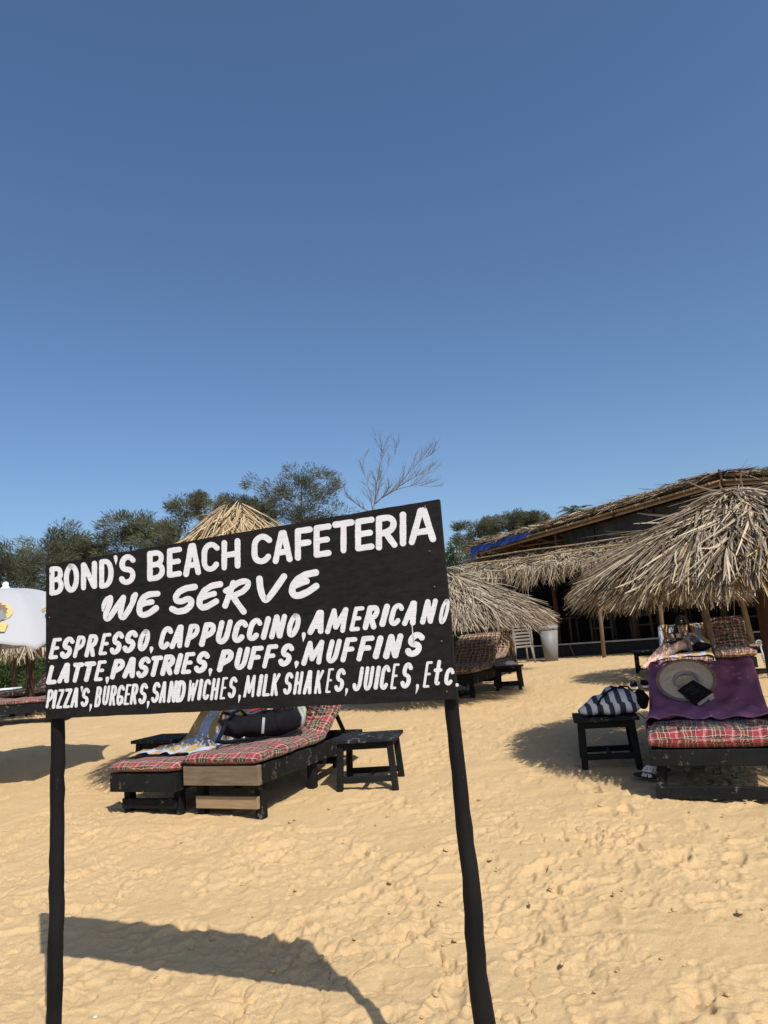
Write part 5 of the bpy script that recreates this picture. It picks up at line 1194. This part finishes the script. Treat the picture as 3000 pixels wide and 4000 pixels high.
# ------------------------------------------------------------------ trees and shrubs behind the beach
def leaf_cloud(clumps, per, ll, ww, seed, droop=.25, spread=.5, upb=.35, nseg=1, fold=.0):
    g = np.random.default_rng(seed); P = []; D = []; C = []
    for c, r, out in clumps:
        m = int(per * (.6 + .8 * g.random()))
        d = g.normal(0, 1, (m, 3)); d /= np.linalg.norm(d, axis=1, keepdims=True); rr = r * g.random(m) ** .45
        p = np.array(c)[None] + d * rr[:, None] * np.array([1, 1, .8]); dd = d * spread + np.array(out)[None] * .7 + np.array([0, 0, upb]) + g.normal(0, .3, (m, 3))
        P.append(p); D.append(dd)
    P = np.concatenate(P); D = np.concatenate(D); n = len(P); N = g.normal(0, 1, (n, 3))
    return strips(P, D, N, ll * g.uniform(.6, 1.3, n), ww * g.uniform(.6, 1.3, n), droop, nseg, fold, .6)
def casuarina(label, px, py_top, Y, half_px, seed, lean=0.0, mat='needle', loose=1.0, base_w=.16, group='feathery casuarina trees behind the beach', low=.25, per=125):
    """px, py_top: where the tip of the crown shows; half_px: half width of the crown in the photo"""
    t = AT(px, py_top + 52, Y); Hh = t.z - .5; R = half_px * 1.14 / FPX * Y; x0, y0 = t.x - lean, Y
    S = empty('casuarina_tree', (x0, y0, .5), (0, 0, 0), label, 'tree', group); g = np.random.default_rng(seed)
    b = MB(); tp = [Vector((lean * f ** 1.5 + .08 * sin(f * 7 + seed), .06 * sin(f * 5), Hh * f - (.4 if f == 0 else 0))) for f in np.linspace(0, .97, 9)]
    b.tube(tp, [base_w * (1 - .93 * f) + .012 for f in np.linspace(0, 1, 9)], 8)
    clumps = []; nb = int(36 * (Hh / 7) ** .5 * 1.2)
    for k in range(nb):
        f = low + (1 - low) * ((k + g.random()) / nb); a = g.uniform(0, 2 * pi); o = Vector((lean * f ** 1.5, 0, Hh * f))
        prof = sin(pi * min(1, (1.05 - f) / (1.05 - low)) ** .75) ** .8 + .10
        l = R * prof * g.uniform(.55, 1.12); up = g.uniform(.15, .75)
        d = Vector((cos(a), sin(a) * .8, up)); tip = o + d * l; tip.z = min(tip.z, Hh * 1.0); mid = o + d * l * .5 + Vector((0, 0, -.05 * l))
        b.tube([o, mid, tip], [.035 * (1.1 - f) + .008, .02 * (1.1 - f) + .006, .005], 5)
        for q in np.linspace(.32, 1.0, 5):
            c = o.lerp(tip, q) + Vector(g.normal(0, .10 * R, 3)); clumps.append((tuple(c), (.16 + .15 * g.random()) * R * (1.15 - .35 * q) * .75 + .08, (cos(a) * .8, sin(a) * .8, .55)))
    b.build('trunk', M['bark'], S, True)
    V, F, U = leaf_cloud(clumps, int(per * loose), .24, .032, seed + 100, .30, .35, .30, 2)
    link_mesh('crown', np_mesh('crown', V, F, U), M[mat], S)
    return S
T = casuarina
T('dark shadowed tree behind the white parasol at the left edge', 30, 2130, 30, 190, 1, 0, 'needle2', 1.25, low=.05)
T('casuarina with swept tips above the top left corner of the menu board', 235, 2062, 32, 175, 2, .6, low=.05)
T('low casuarina between the two swept ones, behind the word BOND\'S', 352, 2090, 33, 130, 3, .4, low=.05)
T('full casuarina left of the golden parasol', 520, 1998, 32, 150, 4, .3, low=.05)
T('casuarina leaning right whose thin tip touches the sky left of the golden parasol', 735, 1912, 31, 130, 5, 1.3, 'needle', .8, low=.1)
T('dark round topped tree directly behind the golden parasol peak', 905, 1905, 40, 115, 6, 0, 'needle2', 1.3, low=.15)
T('short dark tree between the round topped tree and the tallest one', 1012, 1912, 42, 80, 7, 0, 'needle2', 1.2, low=.15)
T('tallest airy tree with open right side, right of the golden parasol', 1175, 1808, 38, 165, 8, .5, 'needle2', .85, low=.12)
T('lower tree spreading right behind the tallest one', 1260, 1985, 39, 90, 13, .5, 'needle2', .8, low=.2)
T('pointed tree above the board\'s right edge, left of the round dark one', 1866, 2000, 40, 95, 9, 0, 'needle2', 1.0, low=.05)
T('round dark tree behind the left end of the shack roof', 2000, 1978, 38, 110, 10, 0, 'needle2', 1.35, low=.05)
T('dark tree touching the shack roof, right of the round one', 2085, 1972, 38, 85, 11, .2, 'needle2', 1.1, low=.05)

def treeline():
    g = np.random.default_rng(77); cl = []
    for k in range(260):
        x = g.uniform(-55, 60); h = 2.2 + .9 * sin(x * .35) + .6 * sin(x * .9 + 1); f = g.random(); cl.append(((x, 58 + g.normal(0, 1.6), .3 + h * f), .75, (0, 0, .5)))
    V, F, U = leaf_cloud(cl, 70, .42, .16, 78, .2, .6, .25, 1)
    o = link_mesh('treeline', np_mesh('treeline', V, F, U), M['needle2'], None); tag(o, 'low far off band of dark scrub along the back of the beach', 'scrub', None, 'stuff')
treeline()
def bush(label, px, py_top, Y, half_px, seed, mat='shrub', ll=.12, ww=.05, n=34):
    t = AT(px, py_top, Y); Hh = t.z - gz(t.x, Y); R = half_px / FPX * Y; g = np.random.default_rng(seed)
    S = empty('shrub', (t.x, Y, gz(t.x, Y)), (0, 0, 0), label, 'shrub', 'green shrubs at the back of the beach'); cl = []; b = MB()
    for k in range(n):
        a = g.uniform(0, 2 * pi); f = g.random(); r = R * math.sqrt(g.random()) * (1 - .5 * f * f); c = (r * cos(a), r * .7 * sin(a), Hh * (.08 + .84 * f)); cl.append((c, R * .26 + .05, (cos(a) * .5, sin(a) * .5, .5)))
        if k % 3 == 0: b.tube([(0, 0, -.1), (c[0] * .4, c[1] * .4, c[2] * .6), c], [.03, .018, .006], 5)
    b.build('stems', M['bark'], S, True); V, F, U = leaf_cloud(cl, 90, ll, ww, seed + 9, .2, .6, .2, 1)
    link_mesh('foliage', np_mesh('foliage', V, F, U), M[mat], S)
bush('bright leafy shrub right of the menu board, below the pointed tree', 1800, 2105, 26, 105, 31, 'shrub', .16, .07, 60)
bush('leafy shrub at the left end of the shack awning', 1850, 2190, 23, 70, 32, 'shrub', .14, .06, 40)
bush('dark green shrub under the thatch behind the white parasol', 40, 2560, 21, 110, 33, 'shrub', .16, .07)
bush('green shrub behind the maroon lounger at the left edge of the board', 190, 2570, 21, 95, 34, 'shrub', .16, .07)
bush('dark shrub half hidden behind the menu board, left part', 420, 2450, 22, 150, 35, 'needle2', .16, .07, 50)
bush('tall dark shrub behind the white parasol canopy', 120, 2300, 27, 170, 36, 'needle2', .2, .08, 80)
bush('dark shrub behind the broad drooping parasol', 1830, 2420, 21, 120, 37, 'shrub', .16, .07, 40)

def bare_tree():
    Y = 36; o = AT(1455, 1990, Y); S = empty('bare_tree', (o.x, Y, .5), (0, 0, 0), 'leafless pale tree with fine upswept twigs behind the top of the board', 'tree'); b = MB(); rs = random.Random(12); k = Y / FPX
    z = lambda py: AT(1455, py, Y).z - .5
    def q(px, py, dy=0.): p = AT(px, py + 20, Y); return Vector((p.x - o.x, dy, p.z - .5))
    b.tube([Vector((.1, 0, -.4)), q(1452, 2150), q(1455, 1985), q(1462, 1950)], [.12, .09, .06, .05], 8)
    def twig(p, d, l, r, lev):
        pts = [p]; n = 5
        for i in range(n):
            d = (d + Vector((rs.uniform(-.10, .10), rs.uniform(-.12, .12), rs.uniform(-.02, .12)))).normalized(); pts.append(pts[-1] + d * l / n)
        b.tube(pts, [r * (1 - .8 * i / n) + .0035 for i in range(n + 1)], 4, False)
        if lev > 0:
            for i in range(1, n + 1):
                for s in range(2):
                    dd = (d + Vector((rs.uniform(-.8, .8), rs.uniform(-.5, .5), rs.uniform(-.15, .5)))).normalized(); twig(pts[i], dd, l * rs.uniform(.32, .62), r * .42, lev - 1)
    def limb(P, r0, lev=2, l=.85):
        b.tube(P, [r0 * (1 - .75 * i / (len(P) - 1)) for i in range(len(P))], 6)
        for i in range(1, len(P)):
            for s in range(3):
                t = rs.random(); p = P[i - 1].lerp(P[i], t); d = (P[i] - P[i - 1]).normalized()
                twig(p, (d + Vector((rs.uniform(-.7, .7), rs.uniform(-.5, .5), rs.uniform(0, .6)))).normalized(), l * rs.uniform(.6, 1.2), r0 * .28, lev - 1)
    limb([q(1462, 1950), q(1490, 1925), q(1545, 1890, .2), q(1590, 1830, .3), q(1640, 1775, .3), q(1695, 1745, .2)], .042, 2, .8)
    limb([q(1490, 1925), q(1550, 1895, -.2), q(1620, 1880, -.4), q(1680, 1890, -.5)], .026, 2)
    limb([q(1560, 1880), q(1630, 1835), q(1700, 1822)], .022, 2)
    limb([q(1462, 1950), q(1470, 1890), q(1478, 1820), q(1495, 1760), q(1505, 1705)], .026, 2, .8)
    limb([q(1462, 1950), q(1480, 1870, .2), q(1515, 1800, .3), q(1545, 1745, .3)], .02, 2)
    limb([q(1455, 1985), q(1415, 1965), q(1375, 1935), q(1345, 1895), q(1320, 1875)], .028, 2, .6)
    limb([q(1455, 1975), q(1445, 1900), q(1425, 1840), q(1412, 1800)], .02, 2, .7)
    b.build('trunk_and_branches', M['deadbark'], S, True)
bare_tree()
def palm():
    Y = 44; t = AT(2248, 2000, Y); S = empty('palm_tree', (t.x, Y, .5), (0, 0, 0), 'palm tree whose crown shows just above the shack roof', 'tree'); h = t.z - .5
    MB().tube([(-.4, 0, -.4), (-.15, 0, h * .5), (0, 0, h)], [.2, .15, .12], 10).build('trunk', M['bark'], S, True); g = np.random.default_rng(3); P, D, N, L = [], [], [], []
    for k in range(20):
        a = 2 * pi * k / 20 + g.normal(0, .15); up = g.uniform(-.2, 1.1); d = np.array([cos(a), sin(a), up]); d /= np.linalg.norm(d)
        for i in range(44):
            f = i / 44; p = d * 1.5 * f + np.array([0, 0, h - .75 * f * f]); s = np.cross(d, [0, 0, 1]); s /= np.linalg.norm(s)
            P.append(p); D.append(d * .7 + s * (1 if i % 2 else -1) + np.array([0, 0, -.45])); N.append([0, 0, 1]); L.append(.42 * (1 - .6 * f))
    V, F, U = strips(P, D, N, L, np.full(len(P), .045), .2, 2, .1, .8); link_mesh('crown', np_mesh('crown', V, F, U), M['palmleaf'], S)
palm()

# ------------------------------------------------------------------ small things on the sand
for k, (px, py, lab) in enumerate(((322, 3848, 'white shell fragment on the sand right of the left post'), (372, 3982, 'white shell fragment at the bottom edge of the picture'))):
    p = GP(px, py); o = MB().blob((0, 0, .004), (.008, .006, .004), None, 2, 12, 8).build('shell', M['shell'], None, True); o.location = V3(p, .004); tag(o, lab, 'shell', 'shell fragments on the sand')
